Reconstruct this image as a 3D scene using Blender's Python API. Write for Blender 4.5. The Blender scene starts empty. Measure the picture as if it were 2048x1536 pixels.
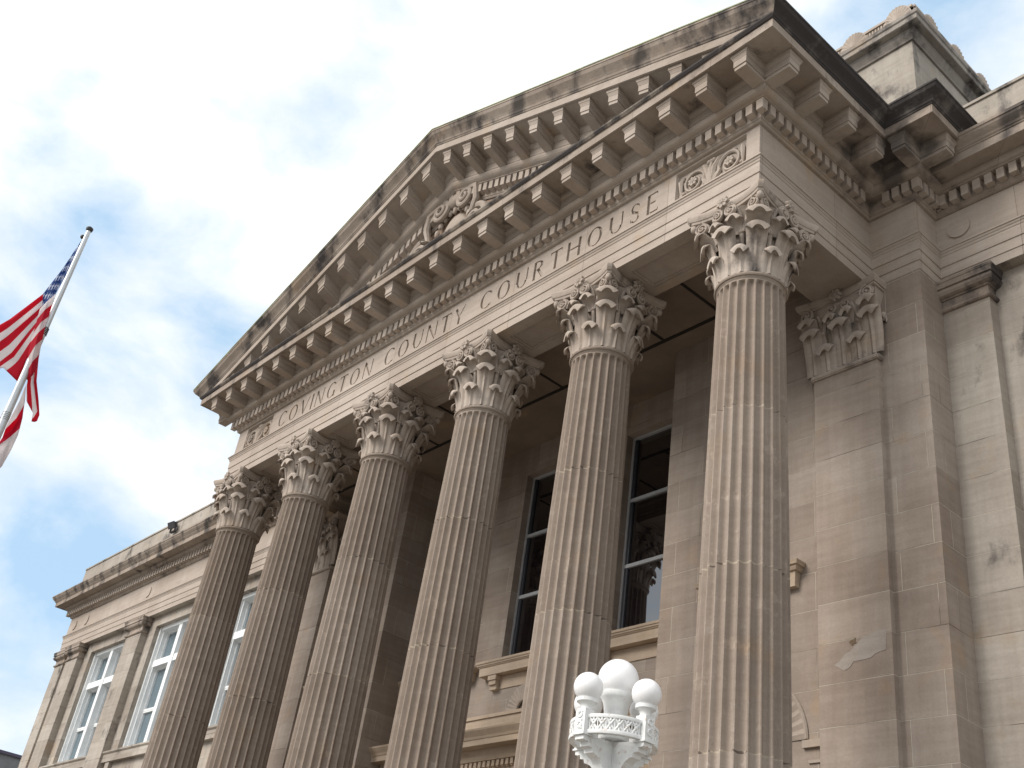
import bpy, bmesh, math, random
from math import sin, cos, pi, radians
from mathutils import Vector, Matrix
SC = bpy.context.scene
COL = SC.collection
random.seed(7)

# ------------------------------------------------------------------ camera
cd = bpy.data.cameras.new('camera'); cam = bpy.data.objects.new('camera', cd); COL.objects.link(cam)
cam.location = (22.953, -9.994, 0.061)
cam.rotation_euler = (2.1400, -0.1350, 0.8389)
cd.sensor_width = 36.0; cd.lens = 2189.68 / 2048 * 36.0
cd.clip_start = 0.1; cd.clip_end = 3000
SC.camera = cam

# ------------------------------------------------------------------ world: hazy blue sky with a broken cloud deck
SUN_EL, SUN_AZ = radians(38), radians(-108)     # azimuth measured in plan from +X
sund = Vector((cos(SUN_EL) * cos(SUN_AZ), cos(SUN_EL) * sin(SUN_AZ), sin(SUN_EL)))
W = bpy.data.worlds.new("World"); SC.world = W; W.use_nodes = True
nt = W.node_tree; nt.nodes.clear()
def wn(t, **k):
    n = nt.nodes.new(t)
    for a, b in k.items(): setattr(n, a, b)
    return n
out = wn('ShaderNodeOutputWorld'); bg = wn('ShaderNodeBackground'); bg.inputs[1].default_value = 0.115
nt.links.new(bg.outputs[0], out.inputs[0])
sky = wn('ShaderNodeTexSky', sky_type='NISHITA'); sky.sun_disc = False
sky.sun_elevation = SUN_EL; sky.sun_rotation = pi / 2 - SUN_AZ
sky.air_density = 1.0; sky.dust_density = 1.5; sky.ozone_density = 1.5
tc = wn('ShaderNodeTexCoord')
mp = wn('ShaderNodeMapping'); mp.inputs['Scale'].default_value = (1.0, 1.0, 1.7)
nt.links.new(tc.outputs['Generated'], mp.inputs['Vector'])
n1 = wn('ShaderNodeTexNoise'); n1.inputs['Scale'].default_value = 5.5; n1.inputs['Detail'].default_value = 9
n1.inputs['Roughness'].default_value = 0.56; n1.inputs['Distortion'].default_value = 0.25
nt.links.new(mp.outputs[0], n1.inputs['Vector'])
def dirmask(d, c0, c1, amp):
    """how far the sky direction is from d: thins the cloud there"""
    v = wn('ShaderNodeVectorMath', operation='DOT_PRODUCT'); v.inputs[1].default_value = Vector(d).normalized()
    nt.links.new(tc.outputs['Generated'], v.inputs[0])
    m = wn('ShaderNodeMapRange'); m.interpolation_type = 'SMOOTHSTEP'
    m.inputs[1].default_value = c0; m.inputs[2].default_value = c1; m.inputs[3].default_value = 0; m.inputs[4].default_value = amp
    nt.links.new(v.outputs['Value'], m.inputs[0]); return m.outputs[0]
THIN = [((-0.8601, 0.224, 0.4583), 0.97502, 0.99939, 0.2), ((-0.8165, 0.1188, 0.565), 0.9968, 0.99992, 0.1), ((-0.9271, 0.2419, 0.2864), 0.99182, 0.9998, 0.13), ((-0.6997, 0.2318, 0.6758), 0.9968, 0.99992, 0.07), ((-0.2811, 0.6021, 0.7473), 0.93869, 0.99849, 0.2), ((-0.9466, 0.2625, 0.1874), 0.9954, 0.99989, 0.12)]
acc = n1.outputs['Fac']
for t in THIN:
    s = wn('ShaderNodeMath', operation='SUBTRACT'); nt.links.new(acc, s.inputs[0]); nt.links.new(dirmask(*t), s.inputs[1]); acc = s.outputs[0]
cr = wn('ShaderNodeValToRGB'); cr.color_ramp.elements[0].position = 0.16; cr.color_ramp.elements[1].position = 0.47
nt.links.new(acc, cr.inputs[0])
n2 = wn('ShaderNodeTexNoise'); n2.inputs['Scale'].default_value = 3.6; n2.inputs['Detail'].default_value = 5
nt.links.new(mp.outputs[0], n2.inputs['Vector'])
cc = wn('ShaderNodeValToRGB')
cc.color_ramp.elements[0].position = 0.35; cc.color_ramp.elements[0].color = (0.74, 0.80, 0.87, 1)
cc.color_ramp.elements[1].position = 0.62; cc.color_ramp.elements[1].color = (1, 1, 1, 1)
nt.links.new(n2.outputs['Fac'], cc.inputs[0])
cs = wn('ShaderNodeVectorMath', operation='SCALE'); cs.inputs['Scale'].default_value = 7.7
nt.links.new(cc.outputs[0], cs.inputs[0])
blue = wn('ShaderNodeMixRGB'); blue.inputs[0].default_value = 0.76; blue.inputs[2].default_value = (3.7, 5.3, 6.9, 1)
nt.links.new(sky.outputs[0], blue.inputs[1])
mx = wn('ShaderNodeMixRGB'); nt.links.new(cr.outputs[0], mx.inputs[0])
nt.links.new(blue.outputs[0], mx.inputs[1]); nt.links.new(cs.outputs[0], mx.inputs[2])
nt.links.new(mx.outputs[0], bg.inputs[0])

sl = bpy.data.lights.new('sun', 'SUN'); so = bpy.data.objects.new('sun', sl); COL.objects.link(so)
sl.energy = 2.6; sl.angle = radians(32); sl.color = (1.0, 0.94, 0.88)
so.rotation_euler = sund.to_track_quat('Z', 'Y').to_euler(); so.location = (0, -30, 40)
SC.view_settings.view_transform = 'Standard'; SC.view_settings.look = 'None'
SC.view_settings.exposure = 0.45; SC.view_settings.gamma = 1.0

# ------------------------------------------------------------------ materials
def nodes(name):
    m = bpy.data.materials.new(name); m.use_nodes = True; t = m.node_tree
    b = t.nodes['Principled BSDF']; return m, t, b
def N(t, typ, ins=None, **k):
    n = t.nodes.new(typ)
    for a, b in k.items(): setattr(n, a, b)
    for a, b in (ins or {}).items():
        if hasattr(b, 'is_output') or isinstance(b, bpy.types.NodeSocket): t.links.new(b, n.inputs[a])
        else: n.inputs[a].default_value = b
    return n
def M(t, op, a, b=0.0, clamp=False): return N(t, 'ShaderNodeMath', {0: a, 1: b}, operation=op, use_clamp=clamp).outputs[0]
def ramp(t, f, p0, p1, c0=(0, 0, 0, 1), c1=(1, 1, 1, 1)):
    r = t.nodes.new('ShaderNodeValToRGB'); e = r.color_ramp.elements
    e[0].position = p0; e[1].position = p1; e[0].color = c0; e[1].color = c1; t.links.new(f, r.inputs[0]); return r.outputs[0]
def mix(t, f, a, b, bt='MIX'):
    n = t.nodes.new('ShaderNodeMixRGB'); n.blend_type = bt
    for i, v in enumerate((f, a, b)):
        if isinstance(v, bpy.types.NodeSocket): t.links.new(v, n.inputs[i])
        elif i == 0: n.inputs[0].default_value = v
        else: n.inputs[i].default_value = (*v[:3], 1)
    return n.outputs[0]
def stone(name, c1=(0.335, 0.280, 0.235), c2=(0.445, 0.390, 0.338), ashlar=False, soot=0.0, drums=False, tint=None, grain=0.004, streak=0.22, length=1.35, bands=0.0, joints=0.0, corner=False):
    m, t, b = nodes(name)
    g = N(t, 'ShaderNodeNewGeometry'); P = g.outputs['Position']
    big = N(t, 'ShaderNodeTexNoise', {'Vector': P, 'Scale': 0.55, 'Detail': 5.0, 'Roughness': 0.6}).outputs['Fac']
    col = ramp(t, big, 0.36, 0.66, (*c1, 1), (*c2, 1))
    sxyz = N(t, 'ShaderNodeSeparateXYZ', {0: P}); x, y, z = sxyz.outputs
    bump_h = None
    # bedding streaks in the sawn limestone
    mpv = N(t, 'ShaderNodeMapping', {'Vector': P, 'Scale': (0.8, 0.8, 9.0)}).outputs[0]
    st = N(t, 'ShaderNodeTexNoise', {'Vector': mpv, 'Scale': 1.3, 'Detail': 4.0}).outputs['Fac']
    col = mix(t, 0.18, col, ramp(t, st, 0.38, 0.62, (0.50, 0.47, 0.44, 1), (1, 1, 1, 1)), 'MULTIPLY')
    # rain streaks running down
    mpr = N(t, 'ShaderNodeMapping', {'Vector': P, 'Scale': (5.0, 5.0, 0.35)}).outputs[0]
    rs = N(t, 'ShaderNodeTexNoise', {'Vector': mpr, 'Scale': 1.0, 'Detail': 5.0, 'Roughness': 0.65}).outputs['Fac']
    col = mix(t, streak, col, ramp(t, rs, 0.42, 0.60, (0.62, 0.60, 0.57, 1), (1, 1, 1, 1)), 'MULTIPLY')
    # warm iron staining in a few places
    wn_ = N(t, 'ShaderNodeTexNoise', {'Vector': P, 'Scale': 1.7, 'Detail': 4.0}).outputs['Fac']
    col = mix(t, M(t, 'MULTIPLY', ramp(t, wn_, 0.60, 0.74), 0.30), col, (0.46, 0.31, 0.17))
    if ashlar:
        nx = N(t, 'ShaderNodeSeparateXYZ', {0: g.outputs['Normal']}).outputs
        side = M(t, 'GREATER_THAN', M(t, 'ABSOLUTE', nx[0]), 0.7)
        u = M(t, 'ADD', M(t, 'MULTIPLY', M(t, 'SUBTRACT', y, x), side), x)
        v = M(t, 'ADD', z, -10.788 + 0.5717 * 30)
        vec = N(t, 'ShaderNodeCombineXYZ', {0: u, 1: v, 2: 0.0}).outputs[0]
        br = N(t, 'ShaderNodeTexBrick', {'Vector': vec, 'Color1': (0.72, 0.67, 0.645, 1), 'Color2': (1.04, 1.03, 1.02, 1), 'Mortar': (1, 1, 1, 1),
               'Scale': 1.0, 'Mortar Size': 0.0048, 'Mortar Smooth': 0.3, 'Brick Width': length, 'Row Height': 0.5717})
        br.offset = 0.37; br.squash = 1.0
        col = mix(t, 0.62, col, br.outputs['Color'], 'MULTIPLY')
        jn = N(t, 'ShaderNodeTexNoise', {'Vector': P, 'Scale': 0.9, 'Detail': 3.0}).outputs['Fac']
        jc = ramp(t, jn, 0.36, 0.50, (0.13, 0.10, 0.075, 1), (0.62, 0.56, 0.46, 1))
        col = mix(t, M(t, 'MULTIPLY', br.outputs['Fac'], 0.78), col, jc)
        bump_h = M(t, 'MULTIPLY', br.outputs['Fac'], -0.02)
    if drums:
        H = 2.233
        k = M(t, 'DIVIDE', M(t, 'ADD', z, -7.85 + 2.233 * 10), H)
        kf = M(t, 'FLOOR', k); fr = M(t, 'FRACT', k)
        xk = M(t, 'ROUND', M(t, 'DIVIDE', x, 3.0))
        wv = N(t, 'ShaderNodeCombineXYZ', {0: xk, 1: kf, 2: 3.0}).outputs[0]
        wn2 = N(t, 'ShaderNodeTexWhiteNoise', {'Vector': wv}, noise_dimensions='3D').outputs['Value']
        col = mix(t, 1.0, col, ramp(t, wn2, 0.0, 1.0, (0.80, 0.76, 0.72, 1), (1.02, 1.01, 1.0, 1)), 'MULTIPLY')
        d = M(t, 'MULTIPLY', M(t, 'MINIMUM', fr, M(t, 'SUBTRACT', 1.0, fr)), H)
        wob = N(t, 'ShaderNodeTexNoise', {'Vector': P, 'Scale': 9.0, 'Detail': 2.0}).outputs['Fac']
        d2 = M(t, 'SUBTRACT', d, M(t, 'MULTIPLY', M(t, 'SUBTRACT', wob, 0.42), 0.05))
        jm = M(t, 'LESS_THAN', d2, 0.004)
        chip = N(t, 'ShaderNodeTexNoise', {'Vector': P, 'Scale': 5.0, 'Detail': 3.0}).outputs['Fac']
        jc = ramp(t, chip, 0.50, 0.54, (0.66, 0.58, 0.44, 1), (0.07, 0.05, 0.04, 1))
        col = mix(t, M(t, 'MULTIPLY', jm, 0.85), col, jc)
        # pale scuffs and pitting of the old drums
        pv = N(t, 'ShaderNodeTexNoise', {'Vector': P, 'Scale': 3.2, 'Detail': 8.0, 'Roughness': 0.75}).outputs['Fac']
        col = mix(t, M(t, 'MULTIPLY', ramp(t, pv, 0.58, 0.70), 0.55), col, (0.58, 0.52, 0.45))
        col = mix(t, M(t, 'MULTIPLY', ramp(t, pv, 0.40, 0.30), 0.35), col, (0.20, 0.165, 0.14))
    if joints:
        jx = N(t, 'ShaderNodeTexNoise', {'Vector': N(t, 'ShaderNodeCombineXYZ', {0: 0.0, 1: 0.0, 2: M(t, 'FLOOR', M(t, 'MULTIPLY', z, 5.0))}).outputs[0], 'Scale': 7.3}).outputs['Fac']
        q = M(t, 'DIVIDE', M(t, 'ADD', M(t, 'ADD', M(t, 'ADD', x, y), 200.0), M(t, 'MULTIPLY', 0.0, jx)), joints)
        f_ = M(t, 'FRACT', q)
        tone = N(t, 'ShaderNodeTexWhiteNoise', {'Vector': N(t, 'ShaderNodeCombineXYZ', {0: M(t, 'FLOOR', q), 1: 1.0, 2: 2.0}).outputs[0]}, noise_dimensions='3D').outputs['Value']
        col = mix(t, 1.0, col, ramp(t, tone, 0.0, 1.0, (0.90, 0.88, 0.86, 1), (1.03, 1.02, 1.01, 1)), 'MULTIPLY')
        col = mix(t, M(t, 'MULTIPLY', M(t, 'LESS_THAN', f_, 0.010 / joints), 0.55), col, (0.12, 0.09, 0.07))
    if soot > 0:
        msv = N(t, 'ShaderNodeMapping', {'Vector': P, 'Scale': (1.0, 1.0, 0.6)}).outputs[0]
        sn = N(t, 'ShaderNodeTexNoise', {'Vector': msv, 'Scale': 1.6, 'Detail': 7.0, 'Roughness': 0.62}).outputs['Fac']
        sm = ramp(t, sn, 0.60 - 0.28 * soot, 0.74 - 0.28 * soot)
        if bands:
            ph = M(t, 'ABSOLUTE', M(t, 'SUBTRACT', M(t, 'FRACT', M(t, 'DIVIDE', M(t, 'ADD', M(t, 'ADD', x, y), 200.0), bands)), 0.5))
            bn = N(t, 'ShaderNodeTexNoise', {'Vector': P, 'Scale': 2.3, 'Detail': 5.0}).outputs['Fac']
            bm_ = ramp(t, M(t, 'ADD', ph, M(t, 'MULTIPLY', M(t, 'SUBTRACT', bn, 0.5), 0.55)), 0.37, 0.50)
            sm = M(t, 'MAXIMUM', sm, M(t, 'MULTIPLY', bm_, 0.85))
        sc = M(t, 'MULTIPLY', sm, 0.93)
        col = mix(t, sc, col, (0.050, 0.046, 0.047))
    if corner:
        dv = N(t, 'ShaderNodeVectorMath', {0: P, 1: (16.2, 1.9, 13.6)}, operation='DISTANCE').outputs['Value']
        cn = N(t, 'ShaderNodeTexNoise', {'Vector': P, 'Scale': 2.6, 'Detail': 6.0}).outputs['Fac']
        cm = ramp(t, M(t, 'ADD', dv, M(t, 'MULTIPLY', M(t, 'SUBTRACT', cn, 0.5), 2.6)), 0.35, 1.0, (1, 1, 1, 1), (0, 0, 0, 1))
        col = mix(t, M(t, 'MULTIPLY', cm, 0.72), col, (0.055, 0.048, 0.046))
    fine = N(t, 'ShaderNodeTexNoise', {'Vector': P, 'Scale': 28.0, 'Detail': 6.0, 'Roughness': 0.7}).outputs['Fac']
    col = mix(t, 0.30, col, ramp(t, fine, 0.30, 0.70, (0.62, 0.60, 0.58, 1), (1, 1, 1, 1)), 'MULTIPLY')
    if tint: col = mix(t, 1.0, col, tint, 'MULTIPLY')
    t.links.new(col, b.inputs['Base Color']); b.inputs['Roughness'].default_value = 0.92; b.inputs['Specular IOR Level'].default_value = 0.2
    med = N(t, 'ShaderNodeTexNoise', {'Vector': P, 'Scale': 6.0, 'Detail': 7.0, 'Roughness': 0.65}).outputs['Fac']
    h = M(t, 'ADD', M(t, 'MULTIPLY', fine, grain), M(t, 'MULTIPLY', med, grain * 2.2))
    if bump_h is not None: h = M(t, 'ADD', h, bump_h)
    bp = N(t, 'ShaderNodeBump', {'Height': h, 'Strength': 0.8, 'Distance': 1.0})
    t.links.new(bp.outputs[0], b.inputs['Normal'])
    return m
def flat(name, c, rough=0.6, spec=0.3, metal=0.0, var=0.12, scale=3.0, dirt=None):
    m, t, b = nodes(name)
    P = N(t, 'ShaderNodeNewGeometry').outputs['Position']
    n = N(t, 'ShaderNodeTexNoise', {'Vector': P, 'Scale': scale, 'Detail': 6.0, 'Roughness': 0.6}).outputs['Fac']
    lo = tuple(v * (1 - var) for v in c); hi = tuple(min(1, v * (1 + var)) for v in c)
    col = ramp(t, n, 0.35, 0.65, (*lo, 1), (*hi, 1))
    if dirt:
        n2 = N(t, 'ShaderNodeTexNoise', {'Vector': P, 'Scale': dirt[1], 'Detail': 5.0}).outputs['Fac']
        col = mix(t, M(t, 'MULTIPLY', ramp(t, n2, dirt[2], dirt[2] + 0.1), dirt[3]), col, dirt[0])
    t.links.new(col, b.inputs['Base Color'])
    b.inputs['Roughness'].default_value = rough; b.inputs['Specular IOR Level'].default_value = spec; b.inputs['Metallic'].default_value = metal
    return m
MT = {}
MT['wall'] = stone('ashlar_limestone', ashlar=True)
MT['wingwall'] = stone('grey_ashlar_limestone', (0.39, 0.352, 0.305), (0.51, 0.470, 0.415), ashlar=True, soot=0.10)
MT['attic'] = stone('attic_limestone', (0.36, 0.325, 0.28), (0.47, 0.43, 0.375), soot=0.20)
MT['atticedge'] = stone('attic_cornice_limestone', (0.27, 0.24, 0.215), (0.37, 0.34, 0.305), soot=0.34)
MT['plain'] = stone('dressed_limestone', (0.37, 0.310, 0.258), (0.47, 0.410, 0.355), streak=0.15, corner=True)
MT['anta'] = stone('pilaster_limestone', (0.36, 0.300, 0.250), (0.47, 0.410, 0.355), ashlar=True, length=90.0)
MT['light'] = stone('pale_dressed_limestone', (0.44, 0.380, 0.328), (0.52, 0.460, 0.405), streak=0.10, joints=1.87)
MT['col'] = stone('column_limestone', (0.43, 0.365, 0.310), (0.53, 0.462, 0.400), drums=True, streak=0.25)
MT['carved'] = stone('carved_limestone', (0.42, 0.355, 0.300), (0.52, 0.455, 0.395), soot=0.10, streak=0.2)
MT['weather'] = stone('weathered_limestone', soot=0.36, bands=1.62, joints=1.62)
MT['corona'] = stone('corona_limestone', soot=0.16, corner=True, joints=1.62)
MT['sooty'] = stone('sooty_limestone', (0.30, 0.25, 0.205), (0.40, 0.35, 0.295), soot=0.80)
MT['black'] = stone('blackened_limestone', (0.16, 0.145, 0.13), (0.24, 0.22, 0.20), soot=0.95)
MT['brick'] = stone('tympanum_brick', (0.29, 0.20, 0.145), (0.38, 0.29, 0.22), soot=0.05)
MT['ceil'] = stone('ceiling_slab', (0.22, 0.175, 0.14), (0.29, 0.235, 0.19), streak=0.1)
MT['groove'] = flat('dark_gap', (0.03, 0.025, 0.02), 0.9)
MT['mortar'] = stone('grey_mortar', (0.36, 0.315, 0.275), (0.40, 0.355, 0.312), streak=0.05)
MT['broken'] = stone('broken_stone', (0.16, 0.11, 0.07), (0.50, 0.40, 0.26), grain=0.02)
MT['sill'] = stone('buff_sill_stone', (0.46, 0.365, 0.27), (0.55, 0.45, 0.35), streak=0.12)
MT['white'] = flat('white_paint', (0.78, 0.80, 0.80), 0.45, 0.4, var=0.05)
MT['darkframe'] = flat('dark_bronze_frame', (0.035, 0.04, 0.05), 0.4, 0.5)
MT['greyrail'] = flat('grey_window_rail', (0.42, 0.43, 0.44), 0.4, 0.5, var=0.05)
MT['green'] = flat('copper_flashing', (0.33, 0.37, 0.22), 0.6, 0.3, dirt=((0.12, 0.12, 0.08), 2.0, 0.5, 0.6))
MT['roof'] = flat('roof_sheet', (0.16, 0.17, 0.16), 0.7)
def glass(name, c, rough, tint=1.0):
    m, t, b = nodes(name)
    b.inputs['Base Color'].default_value = (*c, 1); b.inputs['Roughness'].default_value = rough
    b.inputs['Specular IOR Level'].default_value = 1.0; b.inputs['IOR'].default_value = 1.9
    P = N(t, 'ShaderNodeNewGeometry').outputs['Position']
    n = N(t, 'ShaderNodeTexNoise', {'Vector': P, 'Scale': 0.8, 'Detail': 1.0}).outputs['Fac']
    bp = N(t, 'ShaderNodeBump', {'Height': n, 'Strength': 0.12, 'Distance': 0.02}); t.links.new(bp.outputs[0], b.inputs['Normal'])
    return m
MT['dark_glass'] = glass('dark_window_glass', (0.004, 0.004, 0.006), 0.015)
MT['blue_glass'] = glass('blue_window_glass', (0.10, 0.15, 0.18), 0.02)
MT['blind'] = flat('window_blind', (0.50, 0.58, 0.62), 0.8, var=0.03)

# ------------------------------------------------------------------ mesh helpers
def obj(name, verts, faces, mat, parent=None, smooth=False, loc=None):
    me = bpy.data.meshes.new(name); me.from_pydata([tuple(v) for v in verts], [], faces)
    bm = bmesh.new(); bm.from_mesh(me)
    bmesh.ops.remove_doubles(bm, verts=bm.verts, dist=1e-5)
    bmesh.ops.recalc_face_normals(bm, faces=bm.faces); bm.to_mesh(me); bm.free()
    if smooth:
        for p in me.polygons: p.use_smooth = True
        try: me.set_sharp_from_angle(angle=radians(38))
        except Exception: pass
    mats = mat if isinstance(mat, (list, tuple)) else [mat]
    for q in mats: me.materials.append(q)
    o = bpy.data.objects.new(name, me); COL.objects.link(o)
    if parent: o.parent = parent
    if loc: o.location = loc
    return o
def empty(name, loc=(0, 0, 0)):
    o = bpy.data.objects.new(name, None); COL.objects.link(o); o.location = loc; return o
def tag(o, label=None, cat=None, group=None, kind=None):
    if label: o['label'] = label
    if cat: o['category'] = cat
    if group: o['group'] = group
    if kind: o['kind'] = kind
    return o
class MB:
    def __init__(s): s.v = []; s.f = []; s.mi = []
    def add(s, v, f):
        n = len(s.v); s.v += [tuple(p) for p in v]; s.f += [tuple(i + n for i in q) for q in f]
    def box(s, x0, x1, y0, y1, z0, z1, M4=None):
        v = [(x, y, z) for x in (x0, x1) for y in (y0, y1) for z in (z0, z1)]
        if M4: v = [tuple(M4 @ Vector(p)) for p in v]
        s.add(v, [(0, 1, 3, 2), (4, 6, 7, 5), (0, 4, 5, 1), (2, 3, 7, 6), (0, 2, 6, 4), (1, 5, 7, 3)])
    def quad(s, a, b, c, d): s.add([a, b, c, d], [(0, 1, 2, 3)])
    def grid(s, rows, closed=False):
        nr, nc = len(rows), len(rows[0]); f = []
        for i in range(nr - 1):
            for j in range(nc if closed else nc - 1):
                k = (j + 1) % nc; f.append((i * nc + j, i * nc + k, (i + 1) * nc + k, (i + 1) * nc + j))
        s.add([p for r in rows for p in r], f)
    def lathe(s, prof, seg=32, c=(0, 0, 0), cap=True):
        rows = [[(c[0] + r * cos(2 * pi * j / seg), c[1] + r * sin(2 * pi * j / seg), c[2] + z) for j in range(seg)] for r, z in prof]
        s.grid(rows, True)
        if cap:
            for (r, z) in (prof[0], prof[-1]):
                if r > 1e-4: s.add([(c[0] + r * cos(2 * pi * j / seg), c[1] + r * sin(2 * pi * j / seg), c[2] + z) for j in range(seg)], [tuple(range(seg))])
    def tube(s, pts, rad, seg=8, cap=True):
        pts = [Vector(p) for p in pts]; n = len(pts)
        rad = rad if isinstance(rad, (list, tuple)) else [rad] * n
        rows = []; up = None
        for i in range(n):
            d = (pts[min(i + 1, n - 1)] - pts[max(i - 1, 0)]).normalized()
            if up is None: up = d.orthogonal().normalized()
            up = (up - d * up.dot(d)).normalized(); sd = d.cross(up)
            rows.append([pts[i] + (up * cos(2 * pi * k / seg) + sd * sin(2 * pi * k / seg)) * rad[i] for k in range(seg)])
        s.grid(rows, True)
        if cap:
            s.add(rows[0], [tuple(range(seg))]); s.add(rows[-1], [tuple(range(seg))])
    def sphere(s, c, r, seg=12, ring=8, sc=(1, 1, 1)):
        rows = []
        for i in range(ring + 1):
            a = -pi / 2 + pi * i / ring
            rows.append([(c[0] + sc[0] * r * max(cos(a), 1e-4) * cos(2 * pi * j / seg), c[1] + sc[1] * r * max(cos(a), 1e-4) * sin(2 * pi * j / seg), c[2] + sc[2] * r * sin(a)) for j in range(seg)])
        s.grid(rows, True)
    def sweep(s, path, prof, m0=None, m1=None):
        """plan path (left to right along the front), profile of (outward distance, height)"""
        n = len(path); mit = []
        for i in range(n):
            a = Vector(path[i]) - Vector(path[i - 1]) if i > 0 else None
            b = Vector(path[i + 1]) - Vector(path[i]) if i < n - 1 else None
            f = lambda d: Vector((d.y, -d.x)).normalized()
            if a is None: m = f(b)
            elif b is None: m = f(a)
            else:
                p, q = f(a), f(b); m = (p + q) / max(1e-6, 1 + p.dot(q))
            mit.append(m)
        if m0: mit[0] = Vector(m0)
        if m1: mit[-1] = Vector(m1)
        s.grid([[(path[i][0] + mit[i].x * d, path[i][1] + mit[i].y * d, z) for i in range(n)] for d, z in prof])
    def build(s, name, mat, parent=None, smooth=False, loc=None): return obj(name, s.v, s.f, mat, parent, smooth, loc)
def child_copy(o, parent):
    c = o.copy(); COL.objects.link(c); c.parent = parent
    for g in o.children: child_copy(g, c)
    return c

# ------------------------------------------------------------------ setting: ground
F = 0.4886; ZG = -1.65
XR, XL = 15 + F, -F
YP, YW, XP = 2.415, 3.038, 16.314
XPL = XL - (XP - XR)
XWL, XWR = -19.80, 34.80
gm, gt, gb = nodes('paving_and_lawn')
P = N(gt, 'ShaderNodeNewGeometry').outputs['Position']
gn = N(gt, 'ShaderNodeTexNoise', {'Vector': P, 'Scale': 1.2, 'Detail': 6.0}).outputs['Fac']
gt.links.new(ramp(gt, gn, 0.3, 0.7, (0.15, 0.14, 0.12, 1), (0.22, 0.20, 0.175, 1)), gb.inputs['Base Color']); gb.inputs['Roughness'].default_value = 0.9
m = MB(); m.quad((-600, -600, ZG), (600, -600, ZG), (600, 600, ZG), (-600, 600, ZG)); g = m.build('ground', gm); tag(g, kind='structure')

# ------------------------------------------------------------------ the courthouse
B = empty('courthouse', (7.5, 3, ZG))
tag(B, 'buff limestone neoclassical courthouse with a six column portico, carved pediment and long side wings', 'courthouse')
class Root: pass
def part(mb, name, mat, parent=None, smooth=False):
    o = mb.build(name, mat, None, smooth); o.parent = parent or B
    o.matrix_parent_inverse = Matrix.Translation(-Vector(B.location)) if (parent is None) else Matrix()
    return o
# plan of the outer faces
PATH = [(XWL, 22), (XWL, YW), (XPL, YW), (XPL, YP), (XL, YP), (XL, -F), (XR, -F), (XR, YP), (XP, YP), (XP, YW), (XWR, YW), (XWR, 22)]
PORT = PATH[2:10]
ARC = [(0.004, 11.395), (0.004, 11.555), (0.02, 11.56), (0.02, 11.745), (0.036, 11.75), (0.036, 11.945), (0.044, 11.95), (0.05, 11.965), (0.052, 11.985),
       (0.066, 12.0), (0.074, 12.03), (0.09, 12.035), (0.09, 12.062), (0.0, 12.07)]
# ---- columns
def shaft_mesh():
    mb = MB(); FL, S = 24, 10
    def R(z):
        t = max(0, min(1, (z + 0.0) / 10.0)); return 0.585 - 0.105 * (t ** 1.7)
    zs = [0.42, 0.55, 0.62, 0.7] + [0.7 + (9.70 - 0.7) * i / 26 for i in range(1, 27)] + [9.78, 9.84, 9.88, 9.905, 9.93, 9.95]
    rows = []
    for z in zs:
        r = R(z); row = []
        dep0 = 0.064 * r / 0.5
        top = 9.93; fe = 1.0
        for k in range(FL):
            for j in range(S):
                a = (k + j / S) * 2 * pi / FL
                u = (j / S) * 1.0
                # fillet 0.16 of pitch, flute the rest
                if u < 0.18: d = 0.0
                else:
                    w = (u - 0.18) / 0.82 * 2 - 1
                    lim = 1.0
                    if z > top - 0.06: lim = math.sqrt(max(0, 1 - ((z - (top - 0.06)) / 0.06) ** 2))
                    if z < 0.56: lim = math.sqrt(max(0, 1 - ((0.56 - z) / 0.1) ** 2))
                    if abs(w) < lim and lim > 0: d = dep0 * math.sqrt(max(0, 1 - (w / lim) ** 2)) * (0.35 + 0.65 * lim)
                    else: d = 0.0
                row.append(((r - d) * cos(a), (r - d) * sin(a), z))
        rows.append(row)
    mb.grid(rows, True)
    # apophyge and astragal ring under the capital
    r = R(9.9)
    mb.lathe([(r, 9.95), (r + 0.006, 9.962), (r + 0.014, 9.97), (r + 0.014, 9.985), (r + 0.034, 9.99), (r + 0.044, 10.012), (r + 0.036, 10.035), (r + 0.012, 10.045), (r - 0.01, 10.05)], 72, cap=False)
    return mb
def base_mesh():
    mb = MB(); mb.box(-.80, .80, -.80, .80, -0.15, 0.04)
    prof = [(0.78, 0.04)]
    for i in range(9):
        a = -pi / 2 + pi * i / 8; prof.append((0.70 + 0.08 * cos(a), 0.12 + 0.08 * sin(a)))
    prof += [(0.66, 0.21), (0.64, 0.23), (0.635, 0.26), (0.66, 0.29)]
    for i in range(7):
        a = -pi / 2 + pi * i / 6; prof.append((0.645 + 0.05 * cos(a), 0.34 + 0.05 * sin(a)))
    prof += [(0.61, 0.40), (0.585, 0.43)]
    mb.lathe(prof, 72); return mb
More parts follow.
